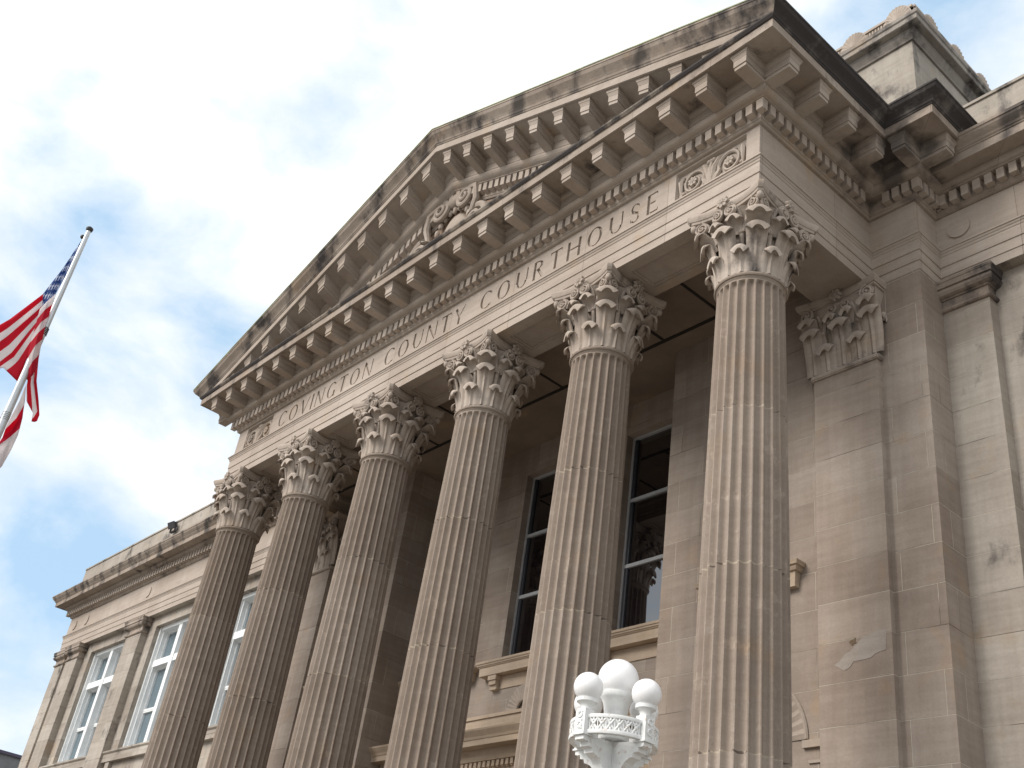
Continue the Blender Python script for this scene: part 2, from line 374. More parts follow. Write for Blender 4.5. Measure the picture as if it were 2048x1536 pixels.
def leaf(mb, mp, w0, w1, z0, zt, r0, r1, curl, nseg=22, nw=9, ribs=True, curlang=235, grow=0.0):
    """mp(u, r, z) -> point.  u across, r outward distance, z height.  The tip rolls outwards and down."""
    pts = []; 
    body = 14
    for i in range(body):
        t = i / body; z = z0 + (zt - curl - z0) * t
        r = r0 + (r1 - curl - r0) * (0.25 * t + 0.75 * t ** 2.6) + grow * sin(pi * t) * 0.02
        pts.append((r, z, t, 0))
    cx, cz = r1 - curl + curl, zt - curl
    for i in range(nseg - body + 1):
        a = radians(180 - curlang * i / (nseg - body)); q = 1 - 0.35 * i / (nseg - body)
        pts.append((cx + curl * cos(a) * q, cz + curl * sin(a), 1, i / (nseg - body)))
    outer, inner = [], []
    n = len(pts)
    for i, (r, z, t, c) in enumerate(pts):
        a = pts[max(0, i - 1)]; b = pts[min(n - 1, i + 1)]
        tr, tz = b[0] - a[0], b[1] - a[1]; L = math.hypot(tr, tz) or 1; nr, nz = tz / L, -tr / L   # outward normal of the body
        if c > 0: w = w1 * math.sqrt(1 - 0.80 * c ** 3.0)
        else: w = w0 + (w1 - w0) * t ** 0.8
        ro, ri = [], []
        for j in range(nw):
            u = -1 + 2 * j / (nw - 1)
            cup = max(0, 1 - u * u) ** 0.5 * (0.024 + 0.022 * c)
            rib = 0.0
            if ribs: rib = 0.012 * math.exp(-(u / 0.12) ** 2) - 0.010 * math.exp(-((abs(u) - 0.30) / 0.11) ** 2) + 0.006 * math.exp(-((abs(u) - 0.62) / 0.12) ** 2)
            rib *= (1 - c) * 1.3
            th = 0.012 + cup + rib
            droop = -0.085 * u * u * min(1, c * 2.0)
            ro.append(mp(u * w, r + nr * th, z + nz * th + droop)); ri.append(mp(u * w, r - nr * 0.012, z - nz * 0.012 + droop))
        outer.append(ro); inner.append(ri)
    rows = [o + i[::-1] for o, i in zip(outer, inner)]
    mb.grid(rows, True); k = len(rows[0])
    mb.add(rows[-1], [tuple(range(k))])
def spiral(mb, c, ex, ez, R0, turns, rad, nrm, flip=1):
    c, ex, ez, nrm = Vector(c), Vector(ex), Vector(ez), Vector(nrm)
    pts, rr = [], []; n = int(26 * turns)
    for i in range(n + 1):
        t = i / n; a = 2 * pi * turns * t * flip + pi / 2; R = R0 * (1 - t * 0.86)
        pts.append(c + ex * (R * cos(a)) + ez * (R * sin(a)) + nrm * (0.02 * t)); rr.append(rad * (1 - 0.35 * t))
    mb.tube(pts, rr, 7); mb.sphere(c + nrm * 0.02, R0 * 0.2, 8, 6)
    # web behind the spiral
    ring = [c - nrm * 0.03 + ex * (R0 * 0.95 * cos(2 * pi * k / 20)) + ez * (R0 * 0.95 * sin(2 * pi * k / 20)) for k in range(20)]
    ring2 = [p + nrm * 0.028 for p in ring]
    mb.grid([ring, ring2], True); mb.add(ring2, [tuple(range(20))]); mb.add(ring, [tuple(range(20))])
def rosette(mb, c, ex, ez, nrm, R=0.10):
    c, ex, ez, nrm = Vector(c), Vector(ex), Vector(ez), Vector(nrm)
    Mx = Matrix((ex, ez, nrm)).transposed()
    for k in range(7):
        a = 2 * pi * k / 7; d = ex * cos(a) + ez * sin(a)
        p = c + d * R * 0.6 + nrm * 0.02
        q = [p + (d * (R * 0.42 * cos(b)) + nrm.cross(d) * (R * 0.30 * sin(b))) for b in [2 * pi * j / 10 for j in range(10)]]
        q2 = [c + (v - c) * 0.9 + nrm * 0.05 for v in q]
        mb.grid([q, q2], True); mb.add(q2, [tuple(range(10))])
    mb.sphere(c + nrm * 0.055, R * 0.28, 9, 6)
def capital_mesh():
    mb = MB()
    # bell
    mb.lathe([(0.475, 10.04), (0.465, 10.10), (0.46, 10.4), (0.475, 10.75), (0.52, 11.0), (0.60, 11.15), (0.63, 11.19), (0.60, 11.21), (0.3, 11.22)], 48, cap=False)
    def mpa(a0):
        def f(u, r, z):
            a = a0 + u / 0.5; return (r * cos(a), r * sin(a), z)
        return f
    for k in range(8): leaf(mb, mpa(k * pi / 4 + pi / 8), 0.170, 0.110, 10.05, 10.45, 0.475, 0.622, 0.055, curlang=205)
    for k in range(8): leaf(mb, mpa(k * pi / 4), 0.125, 0.132, 10.06, 10.82, 0.465, 0.690, 0.066, curlang=205)
    for k in range(8):   # caulicoli stalks and knobs
        a = k * pi / 4 + pi / 8
        mb.tube([(0.49 * cos(a), 0.49 * sin(a), 10.4), (0.50 * cos(a), 0.50 * sin(a), 10.62), (0.515 * cos(a), 0.515 * sin(a), 10.74)], [0.030, 0.034, 0.040], 8)
        mb.sphere((0.525 * cos(a), 0.525 * sin(a), 10.76), 0.052, 10, 6, (1, 1, 0.7))
    for k in range(4):   # leaves under the corner volutes and under the inner helices
        a = k * pi / 2 + pi / 4
        leaf(mb, mpa(a), 0.09, 0.125, 10.72, 11.02, 0.50, 0.80, 0.060, ribs=False, curlang=185)
        for s in (-1, 1):
            leaf(mb, mpa(k * pi / 2 + s * 0.25), 0.05, 0.10, 10.74, 11.01, 0.50, 0.68, 0.050, ribs=False, curlang=180)
    # volutes: a pair back to back at every corner, a helix pair on every face
    for k in range(4):
        a = k * pi / 2 + pi / 4; d = Vector((cos(a), sin(a), 0)); t = Vector((-sin(a), cos(a), 0)); zz = Vector((0, 0, 1))
        for s in (-1, 1):
            ex = (d * 0.80 - t * s * 0.60).normalized(); nn = (d * 0.60 + t * s * 0.80).normalized()
            c = d * 0.745 + t * s * 0.085 + zz * 11.115
            spiral(mb, c, ex * 1, zz, 0.118, 1.9, 0.021, nn, flip=-1)
            p0 = d * 0.50 + t * s * 0.17 + zz * 10.76; p1 = d * 0.56 + t * s * 0.14 + zz * 11.02; p2 = d * 0.68 + t * s * 0.09 + zz * 11.20; p3 = c + zz * 0.118
            pts = []
            for i in range(9):
                u = i / 8; pts.append(p0 * (1 - u) ** 3 + p1 * 3 * u * (1 - u) ** 2 + p2 * 3 * u * u * (1 - u) + p3 * u ** 3)
            mb.tube(pts, [0.035 + 0.008 * (1 - i / 8) for i in range(9)], 7)
        mb.sphere(d * 0.86 + zz * 11.17, 0.055, 9, 6, (1, 1, 1.3))
        b = k * pi / 2; d = Vector((cos(b), sin(b), 0)); t = Vector((-sin(b), cos(b), 0))
        for s in (-1, 1):
            c = d * 0.665 + t * s * 0.120 + zz * 11.115
            spiral(mb, c, t * -s, zz, 0.105, 1.8, 0.020, d, flip=-1)
            p0 = d * 0.48 + t * s * 0.19 + zz * 10.76; p1 = d * 0.52 + t * s * 0.24 + zz * 11.0; p2 = d * 0.58 + t * s * 0.20 + zz * 11.2; p3 = c + zz * 0.105
            pts = [p0 * (1 - u) ** 3 + p1 * 3 * u * (1 - u) ** 2 + p2 * 3 * u * u * (1 - u) + p3 * u ** 3 for u in [i / 8 for i in range(9)]]
            mb.tube(pts, 0.034, 7)
        rosette(mb, d * 0.655 + zz * 11.305, t, zz, d, 0.115)
    # abacus with concave sides and cut corners
    def outline(h, cut, sag, z):
        pts = []
        for k in range(4):
            a = k * pi / 2
            R = Matrix.Rotation(a, 3, 'Z')
            for i in range(13):
                u = -1 + 2 * i / 12; y = u * (h - cut); x = (h) - sag * (1 - u * u) ** 0.9
                pts.append(R @ Vector((x, y, z)))
        return pts
    rows = [outline(0.60, 0.05, 0.07, 11.215), outline(0.66, 0.055, 0.10, 11.225), outline(0.668, 0.055, 0.10, 11.25), outline(0.668, 0.055, 0.10, 11.265),
            outline(0.685, 0.055, 0.105, 11.27), outline(0.70, 0.055, 0.105, 11.30), outline(0.715, 0.055, 0.11, 11.345), outline(0.712, 0.055, 0.11, 11.375), outline(0.695, 0.055, 0.11, 11.392)]
    mb.grid(rows, True); mb.add(rows[-1], [tuple(range(len(rows[-1])))]); mb.add(rows[0], [tuple(range(len(rows[0])))])
    return mb
def tex_mesh(mb, name, mat, smooth=True):
    o = mb.build(name, mat, None, smooth); return o
c0 = tex_mesh(shaft_mesh(), 'column', MT['col']); b0 = tex_mesh(base_mesh(), 'base', MT['carved']); k0 = tex_mesh(capital_mesh(), 'capital', MT['carved'])
b0.parent = c0; k0.parent = c0; c0.parent = B
off = Vector(B.location)
for i in range(6):
    c = c0 if i == 5 else child_copy(c0, B)
    c.location = Vector((3.0 * i, 0, 0)) - off

# ---- architrave, frieze
m = MB(); m.sweep(PATH, ARC)
arch = part(m, 'architrave', MT['light'])
# soffit of the portico architrave with sunk panels, and its inner faces
m = MB(); zs = 11.395; y0, y1 = -F - 0.004, F - 0.045
def sunk(mb, x0, x1, y0, y1, z, holes, dep=0.05):
    xs = [x0] + sorted(sum([[h[0], h[1]] for h in holes], [])) + [x1]
    ya, yb = holes[0][2], holes[0][3]
    mb.quad((x0, y0, z), (x1, y0, z), (x1, ya, z), (x0, ya, z)); mb.quad((x0, yb, z), (x1, yb, z), (x1, y1, z), (x0, y1, z))
    for i in range(0, len(xs) - 1, 2): mb.quad((xs[i], ya, z), (xs[i + 1], ya, z), (xs[i + 1], yb, z), (xs[i], yb, z))
    for h in holes:
        a, b, c, d = h; q = [(a, c), (b, c), (b, d), (a, d)]
        r1 = [(x, y, z) for x, y in q]; s_ = 0.035
        q2 = [(a + s_, c + s_), (b - s_, c + s_), (b - s_, d - s_), (a + s_, d - s_)]
        r2 = [(x, y, z + dep * 0.5) for x, y in q]; r3 = [(x, y, z + dep * 0.6) for x, y in q2]; r4 = [(x, y, z + dep) for x, y in q2]
        mb.grid([r1, r2, r3, r4], True); mb.add(r4, [(0, 1, 2, 3)])
sunk(m, XL - .004, XR + .004, y0, y1, zs, [(3 * i + 0.78, 3 * i + 2.22, -0.27, 0.27) for i in range(5)])
for xa, xb in ((XL - .004, F - .045), (15 - F + .045, XR + .004)):
    m.quad((xa, y1, zs), (xb, y1, zs), (xb, YP, zs), (xa, YP, zs))
m.sweep([(F - .045, YP), (F - .045, y1), (15 - F + .045, y1), (15 - F + .045, YP)][::-1], [(0, 11.395), (0, 11.56), (0.02, 11.565), (0.02, 11.75), (0.05, 11.80), (0.05, 11.90)])
part(m, 'architrave_soffit', MT['plain'])
# frieze: the inscription is cut into a slab of its own along the front
ZF0, ZF1 = 12.068, 12.785
GL = {}
def st(*p): return p
# strokes: (x0,y0,x1,y1,width) and arcs ('a',cx,cy,rx,ry,a0,a1,wmin,wmax) in units of cap height
TK, TN = 0.150, 0.075
GL['I'] = (0.16, [(0.08, 0, 0.08, 1, TK)])
GL['T'] = (0.72, [(0.36, 0, 0.36, 1, TK), (0.02, 0.97, 0.70, 0.97, TN), (0.035, 0.86, 0.02, 0.99, 0.04), (0.685, 0.86, 0.70, 0.99, 0.04)])
GL['V'] = (0.80, [(0.05, 1, 0.41, 0, TK), (0.76, 1, 0.41, 0, TN)])
GL['Y'] = (0.76, [(0.04, 1, 0.38, 0.45, TK), (0.72, 1, 0.38, 0.45, TN), (0.38, 0, 0.38, 0.48, TK)])
GL['N'] = (0.82, [(0.08, 0, 0.08, 1, TN), (0.08, 1, 0.74, 0, TK), (0.74, 0, 0.74, 1, TN)])
GL['H'] = (0.80, [(0.08, 0, 0.08, 1, TK), (0.72, 0, 0.72, 1, TK), (0.08, 0.53, 0.72, 0.53, TN)])
GL['E'] = (0.58, [(0.09, 0, 0.09, 1, TK), (0.09, 0.97, 0.52, 0.97, TN), (0.09, 0.52, 0.44, 0.52, TN), (0.09, 0.03, 0.56, 0.03, TN), (0.52, 0.99, 0.53, 0.86, 0.035), (0.56, 0.01, 0.57, 0.15, 0.035)])
GL['R'] = (0.70, [(0.09, 0, 0.09, 1, TK), ('a', 0.28, 0.75, 0.30, 0.23, -90, 90, TN, TK), (0.09, 0.97, 0.30, 0.97, TN), (0.09, 0.52, 0.30, 0.52, TN), (0.30, 0.52, 0.64, 0.0, TK)])
GL['U'] = (0.78, [(0.09, 1, 0.09, 0.34, TK), (0.70, 1, 0.70, 0.34, TN), ('a', 0.395, 0.34, 0.305, 0.32, 180, 360, TN, 0.11)])
GL['O'] = (0.96, [('a', 0.48, 0.5, 0.42, 0.49, 0, 360, 0.07, 0.16)])
GL['C'] = (0.84, [('a', 0.48, 0.5, 0.42, 0.49, 48, 312, 0.07, 0.16), (0.755, 0.90, 0.78, 0.74, 0.04), (0.755, 0.10, 0.80, 0.22, 0.04)])
GL['G'] = (0.90, [('a', 0.48, 0.5, 0.42, 0.49, 48, 312, 0.07, 0.16), (0.755, 0.90, 0.78, 0.74, 0.04), (0.76, 0.04, 0.76, 0.42, TK)])
GL['S'] = (0.58, [('a', 0.29, 0.745, 0.22, 0.235, 35, 225, 0.055, 0.10), (0.135, 0.60, 0.44, 0.42, 0.135), ('a', 0.29, 0.255, 0.23, 0.235, -145, 50, 0.055, 0.10), (0.47, 0.90, 0.49, 0.76, 0.035), (0.08, 0.08, 0.06, 0.25, 0.035)])
def glyph_polys(ch):
    polys = []
    for s in GL[ch][1]:
        if s[0] == 'a':
            _, cx, cy, rx, ry, a0, a1, wn0, wx0 = s; n = max(8, int(abs(a1 - a0) / 11)); o_, i_ = [], []
            for k in range(n + 1):
                a = radians(a0 + (a1 - a0) * k / n); w = wn0 + (wx0 - wn0) * abs(cos(a)) ** 1.4
                o_.append((cx + rx * cos(a), cy + ry * sin(a))); i_.append((cx + (rx - w) * cos(a), cy + (ry - w * 0.75) * sin(a)))
            for k in range(n): polys.append([o_[k], o_[k + 1], i_[k + 1], i_[k]])
        else:
            x0, y0, x1, y1, w = s; dx, dy = x1 - x0, y1 - y0; L = math.hypot(dx, dy); nx_, ny_ = -dy / L * w / 2, dx / L * w / 2
            polys.append([(x0 + nx_, y0 + ny_), (x1 + nx_, y1 + ny_), (x1 - nx_, y1 - ny_), (x0 - nx_, y0 - ny_)])
    return polys
# rasterise the words on a fine lattice and cut every covered cell back: a truly incised inscription
ZB, CAPH = 12.21, 0.425
words = [('COVINGTON', 1.51, 5.38), ('COUNTY', 5.80, 8.48), ('COURTHOUSE', 8.93, 13.46)]
polys = []
for wd, xa, xb in words:
    tw = sum(GL[c][0] for c in wd) * CAPH; gap = (xb - xa - tw) / (len(wd) - 1); x = xa
    for c in wd:
        for pl in glyph_polys(c): polys.append([(x + u * CAPH, ZB + v * CAPH) for u, v in pl])
        x += GL[c][0] * CAPH + gap
def prism(pl, ya, yb):
    n = len(pl); v = [(x, ya, z) for x, z in pl] + [(x, yb, z) for x, z in pl]
    f = [tuple(range(n)), tuple(range(2 * n - 1, n - 1, -1))] + [(i, i + n, (i + 1) % n + n, (i + 1) % n) for i in range(n)]
    return v, f
m = MB()
for pl in polys:
    a = sum(pl[i][0] * pl[(i + 1) % len(pl)][1] - pl[(i + 1) % len(pl)][0] * pl[i][1] for i in range(len(pl)))
    v, f = prism(pl if a > 0 else pl[::-1], -F - 0.1, -F + 0.042); m.add(v, f)
me = bpy.data.meshes.new('cut'); me.from_pydata(m.v, [], m.f)
bm = bmesh.new(); bm.from_mesh(me); bmesh.ops.recalc_face_normals(bm, faces=bm.faces); bm.to_mesh(me); bm.free()
cutter = bpy.data.objects.new('cut', me); COL.objects.link(cutter)
PX = [(-0.06, 1.17), (13.83, 15.24)]      # relief panel recesses
m2 = MB(); m2.box(PX[0][1] + .10, PX[1][0] - .10, -F, -F + .12, ZF0, ZF1)
slab = obj('frieze', m2.v, m2.f, MT['light'])
bo = slab.modifiers.new('cut', 'BOOLEAN'); bo.operation = 'DIFFERENCE'; bo.object = cutter; bo.solver = 'EXACT'; bo.use_self = True
dg = bpy.context.evaluated_depsgraph_get(); nm = bpy.data.meshes.new_from_object(slab.evaluated_get(dg))
slab.modifiers.clear(); slab.data = nm; bpy.data.objects.remove(cutter)
slab.parent = B; slab.matrix_parent_inverse = Matrix.Translation(-off); slab['label'] = 'frieze slab cut with the words COVINGTON COUNTY COURTHOUSE'
# the rest of the frieze
m = MB()
m.sweep(PATH[:6], [(0, ZF0), (0, ZF1)]); m.sweep(PATH[6:], [(0, ZF0), (0, ZF1)])
def fr(x0, x1, z0=ZF0, z1=ZF1): m.quad((x0, -F, z0), (x1, -F, z0), (x1, -F, z1), (x0, -F, z1))
for (a, b), (ea, eb) in zip(PX, ((XL, PX[0][1] + .10), (PX[1][0] - .10, XR))):
    za, zb = 12.10, 12.735
    fr(ea, a); fr(b, eb); fr(a, b, ZF0, za); fr(a, b, zb, ZF1)
    q = [(a, za), (b, za), (b, zb), (a, zb)]; s_ = 0.02
    q2 = [(a + s_, za + s_), (b - s_, za + s_), (b - s_, zb - s_), (a + s_, zb - s_)]
    r1 = [(x, -F, z) for x, z in q]; r2 = [(x, -F + .075, z) for x, z in q2]
    m.grid([r1, r2], True); m.add(r2, [(0, 1, 2, 3)])
for X in (-19.20, -18.07, -12.78, -7.48, 16.42 + 0.28, 22.48, 27.78, 33.07):     # raised discs over the wing pilasters
    n = 28; r1 = [(X + .19 * cos(2 * pi * k / n), YW, 12.42 + .19 * sin(2 * pi * k / n)) for k in range(n)]
    r2 = [(p[0], YW - .03, p[2]) for p in r1]; m.grid([r1, r2], True); m.add(r2, [tuple(range(n))])
part(m, 'frieze', MT['light'])
def relief(xa, xb):
    mb = MB(); cx = (xa + xb) / 2; zc = 12.42; y = -F + 0.07
    def P2(u, v, d=0.0): return (cx + u, y - d, zc + v)
    for s in (-1, 1):
        # big scroll
        pts, rr = [], []
        for i in range(46):
            t = i / 45; a = pi * 1.15 - 2 * pi * 1.35 * t; R = 0.245 * (1 - 0.62 * t)
            pts.append(P2(s * (0.36 + R * 0.95 * cos(a)), -0.02 + R * sin(a), 0.02)); rr.append(0.034 * (1 - 0.4 * t))
        mb.tube(pts, rr, 6)
        rosette(mb, P2(s * 0.36, -0.02, 0.0), (1, 0, 0), (0, 0, 1), (0, -1, 0), 0.10)
        # stem from the middle and side leaves
        mb.tube([P2(0.03 * s, -0.25, 0.03), P2(0.10 * s, -0.19, 0.04), P2(0.16 * s, -0.08, 0.03), P2(0.125 * s, 0.05, 0.03)], [0.045, 0.05, 0.035, 0.02], 6)
        mb.tube([P2(0.02 * s, -0.2, 0.03), P2(0.07 * s, 0.02, 0.05), P2(0.15 * s, 0.19, 0.03), P2(0.21 * s, 0.22, 0.02)], [0.05, 0.05, 0.04, 0.015], 6)
        for k in range(7):
            a = 2 * pi * k / 7 + 0.4; px, pz = s * (0.36 + 0.255 * cos(a)), -0.02 + 0.235 * sin(a)
            mb.sphere(P2(px, pz * 1.0, 0.01), 0.04, 7, 5, (1.3, 0.7, 0.8))
        mb.tube([P2(s * 0.58, 0.22, 0.01), P2(s * 0.62, 0.10, 0.04), P2(s * 0.615, -0.08, 0.03), P2(s * 0.60, -0.2, 0.01)], [0.02, 0.045, 0.03, 0.01], 6)
    mb.tube([P2(0, -0.26, 0.04), P2(0, 0.0, 0.06), P2(0, 0.22, 0.02)], [0.055, 0.045, 0.03], 8)
    for s in (-1, 0, 1): mb.sphere(P2(0.05 * s, 0.21, 0.03), 0.045, 8, 6)
    o = part(mb, 'relief_panel', MT['carved'], None, True); return o
for a, b in PX: relief(a, b)

# ---- the modillioned cornice of the portico
def dentils(mb, path, d0, d1, z0, z1, pitch, w, skip_first=False):
    for i in range(len(path) - 1):
        a, b = Vector(path[i]), Vector(path[i + 1]); L = (b - a).length; t = (b - a) / L; nrm = Vector((t.y, -t.x))
        conv_a = conv_b = False
        def turn(j):
            if j <= 0 or j >= len(path) - 1: return 0
            p, q = Vector(path[j]) - Vector(path[j - 1]), Vector(path[j + 1]) - Vector(path[j]); return p.x * q.y - p.y * q.x
        ea = d1 if turn(i) > 0 else (-d1 if turn(i) < 0 else 0); eb = d1 if turn(i + 1) > 0 else (-d1 if turn(i + 1) < 0 else 0)
        s0, s1 = -ea, L + eb
        n = max(1, round((s1 - s0 - w) / pitch)); pp = (s1 - s0 - w) / n
        for k in range(n + 1):
            s = s0 + k * pp
            if ea < 0 and k == 0: continue
            if eb < 0 and k == n: continue
            if ea > 0 and k == 0: continue
            p0 = a + t * s; p1 = a + t * (s + w)
            v = [p0 + nrm * d0, p1 + nrm * d0, p1 + nrm * d1, p0 + nrm * d1]
            vv = [(q.x, q.y, z) for z in (z0, z1) for q in v]
            mb.add(vv, [(0, 1, 2, 3), (4, 5, 6, 7), (0, 1, 5, 4), (1, 2, 6, 5), (2, 3, 7, 6), (3, 0, 4, 7)])
BED1 = [(0.0, 12.77), (0.03, 12.772), (0.045, 12.775), (0.062, 12.795), (0.062, 12.812), (0.075, 12.815), (0.085, 12.84), (0.085, 13.055), (0.225, 13.058), (0.225, 13.075)]
BED2 = [(0.225, 13.075), (0.25, 13.08), (0.28, 13.09), (0.31, 13.11), (0.332, 13.145), (0.335, 13.175), (0.315, 13.19), (0.315, 13.22), (0.325, 13.225), (0.325, 13.37),
        (0.34, 13.375), (0.37, 13.42), (0.375, 13.44), (0.375, 13.49)]
COR = [(0.375, 13.49), (0.860, 13.49), (0.865, 13.475), (0.897, 13.475), (0.90, 13.635)]
CORTOP = [(0.90, 13.635), (0.915, 13.64), (0.93, 13.665), (0.935, 13.69), (0.0, 13.72)]
CYMA = [(0.90, 13.635), (0.915, 13.64), (0.925, 13.66), (0.94, 13.668), (0.945, 13.68), (0.955, 13.70), (0.985, 13.73), (1.03, 13.765), (1.07, 13.795), (1.09, 13.83), (1.10, 13.85), (1.112, 13.852), (1.112, 13.89), (1.09, 13.892)]
m = MB(); m.sweep(PORT, BED1); m.sweep(PORT, BED2)
bed = part(m, 'bed_mould', MT['plain'])
m = MB(); dentils(m, PORT, 0.085, 0.205, 12.852, 13.056, 0.1985, 0.122)
part(m, 'dentil_band', MT['light'])
m = MB(); m.sweep(PORT, COR); m.sweep([PORT[3], PORT[4]], CORTOP)
cornice = part(m, 'cornice', MT['corona'])
# mitred ends of the small top mould over the front
m = MB(); m.sweep([(XL - 0.0, -F), (XR + 0.0, -F)], [(0.90, 13.636), (0.925, 13.642), (0.945, 13.668), (0.955, 13.68), (0.958, 13.712), (0.05, 13.75)], m0=(-1, -1), m1=(1, -1))
front_top = part(m, 'cornice_ledge', MT['sooty'])
def modillion_mesh():
    mb = MB(); d0 = 0.315
    def blk(w, d, z0, z1): mb.box(-w / 2, w / 2, -d, -d0, z0, z1)
    blk(0.215, 0.785, 13.172, 13.235); blk(0.238, 0.800, 13.237, 13.362)
    rows = []
    for w, d, z in ((0.244, 0.803, 13.364), (0.252, 0.81, 13.385), (0.282, 0.828, 13.42), (0.302, 0.838, 13.425), (0.302, 0.838, 13.462), (0.31, 0.842, 13.466), (0.31, 0.842, 13.489)):
        rows.append([(-w / 2, -d0, z), (-w / 2, -d, z), (w / 2, -d, z), (w / 2, -d0, z)])
    mb.grid(rows); mb.add(rows[0], [(0, 1, 2, 3)])
    return mb
mod0 = modillion_mesh().build('modillion', MT['plain'])
def place_mod(x, y, rot, parent=cornice, first=[True]):
    if first[0]: o = mod0; first[0] = False
    else: o = mod0.copy(); COL.objects.link(o)
    o.parent = parent; o.location = Vector((x, y, 0)); o.rotation_euler = (0, 0, rot)
    return o
NM = 23; X0, X1 = -0.72, 15.72; SP = (X1 - X0) / (NM - 1)
for i in range(NM): place_mod(X0 + SP * i, -F, 0)
for yy in (-0.72, 0.03, 0.78, 1.53):
    place_mod(XR, yy, pi / 2); place_mod(XL, yy, -pi / 2)
place_mod(XP + 0.232, YP, 0); place_mod(XP, YP - 0.232, pi / 2); place_mod(XPL - 0.232, YP, 0); place_mod(XPL, YP - 0.232, -pi / 2)
m_pier = place_mod(XP - 0.42, YP, 0); place_mod(XPL + 0.42, YP, 0)
# cyma along the two sides of the portico and round the piers
m = MB(); m.sweep(PORT[4:], CYMA, m0=(1, -1)); part(m, 'side_cyma', MT['black'])
m = MB(); m.sweep(PORT[:4], CYMA, m1=(-1, -1)); part(m, 'side_cyma', MT['sooty'])

# ---- raking cornice
SL = 0.3615; XA = 7.5; ZC = 13.70
def rake(mb, prof, y_base=-F, x_clip=True):
    """profile (d, h) carried up both slopes of the gable"""
    for sgn in (-1, 1):
        lo, hi = [], []
        for d, h in prof:
            xs = (ZC - h) / SL - F - d; x = max(-F - d, xs) if x_clip else -F - d
            z = h + SL * (x + F + d); z2 = h + SL * (XA + F + d)
            if sgn < 0: lo.append((x, y_base - d, z)); hi.append((XA, y_base - d, z2))
            else: lo.append((2 * XA - x, y_base - d, z)); hi.append((XA, y_base - d, z2))
        mb.grid([lo, hi])
m = MB(); rake(m, CYMA); rk = part(m, 'raking_cornice', MT['weather'])
m = MB(); rake(m, [(1.112, 13.892), (1.125, 13.892), (1.125, 13.915), (1.02, 13.922), (0.9, 13.90)]); part(m, 'copper_flashing', MT['green'])
m = MB(); rake(m, COR)
part(m, 'raking_corona', MT['plain'])
m = MB(); rake(m, BED1[2:]); rake(m, BED2); part(m, 'raking_bed_mould', MT['plain'])
m = MB()
n = 84
for sgn in (-1, 1):
    x = XA - 0.06
    while x > 0.5:
        d0, d1 = 0.085, 0.205; w = 0.122; vs = []
        for z0, z1 in ((12.852, 13.056),):
            for dd in (d0, d1):
                for xx in (x - w, x):
                    for hh in (z0, z1):
                        z = max(ZC - 0.02, hh + SL * (xx + F + dd)); X = xx if sgn < 0 else 2 * XA - xx
                        vs.append((X, -F - dd, z))
        if vs[3][2] > ZC: m.add(vs, [(0, 1, 3, 2), (4, 6, 7, 5), (0, 4, 5, 1), (2, 3, 7, 6), (0, 2, 6, 4), (1, 5, 7, 3)])
        x -= 0.1985
part(m, 'raking_dentil_band', MT['light'])
for i in range(24):
    xc = XA + (i - 11.5) * 0.728; side = -1 if xc <= XA + .01 else 1
    src = modillion_mesh(); vs = []; top = 0
    for (x, y, z) in src.v:
        d = -y; xx = xc + x; ex = (xx if side < 0 else 2 * XA - xx)
        zz = z + SL * (ex + F + d); top = max(top, zz); vs.append((xx, y - F, max(zz, ZC + 0.0)))
    if top < ZC + 0.12: continue
    o = obj('modillion', vs, src.f, MT['plain']); o.parent = rk
for o in rk.children: o.matrix_parent_inverse = Matrix()
# tympanum and its carved cartouche
m = MB()
zt = lambda x: 13.3 + SL * (min(x, 15 - x) + F + 0.3)
m.add([(XL, -F - .02, 13.6), (XR, -F - .02, 13.6), (XR, -F - .02, 13.7), (XA, -F - .02, 13.4 + SL * (XA + F)), (XL, -F - .02, 13.7)], [(0, 1, 2, 3, 4)])
tym = part(m, 'tympanum', MT['brick'])
m = MB(); Cz = 15.55; Yc = -F - 0.06
def cpt(u, v, d=0.0): return Vector((7.5 + u, Yc - d, 15.1 + v))
def curl(c, R0, turns, a0, flip, r0, r1, dep=0.1):
    pts, rr = [], []; n = int(turns * 22)
    for i in range(n + 1):
        t = i / n; a = a0 + flip * 2 * pi * turns * t; R = R0 * (1 - 0.82 * t)
        pts.append(cpt(c[0] + R * cos(a), c[1] + R * sin(a), dep + 0.08 * t)); rr.append(r0 + (r1 - r0) * t)
    m.tube(pts, rr, 8)
m.sphere(cpt(0, -0.2, -0.08), 0.50, 20, 12, (0.85, 0.30, 1.25))
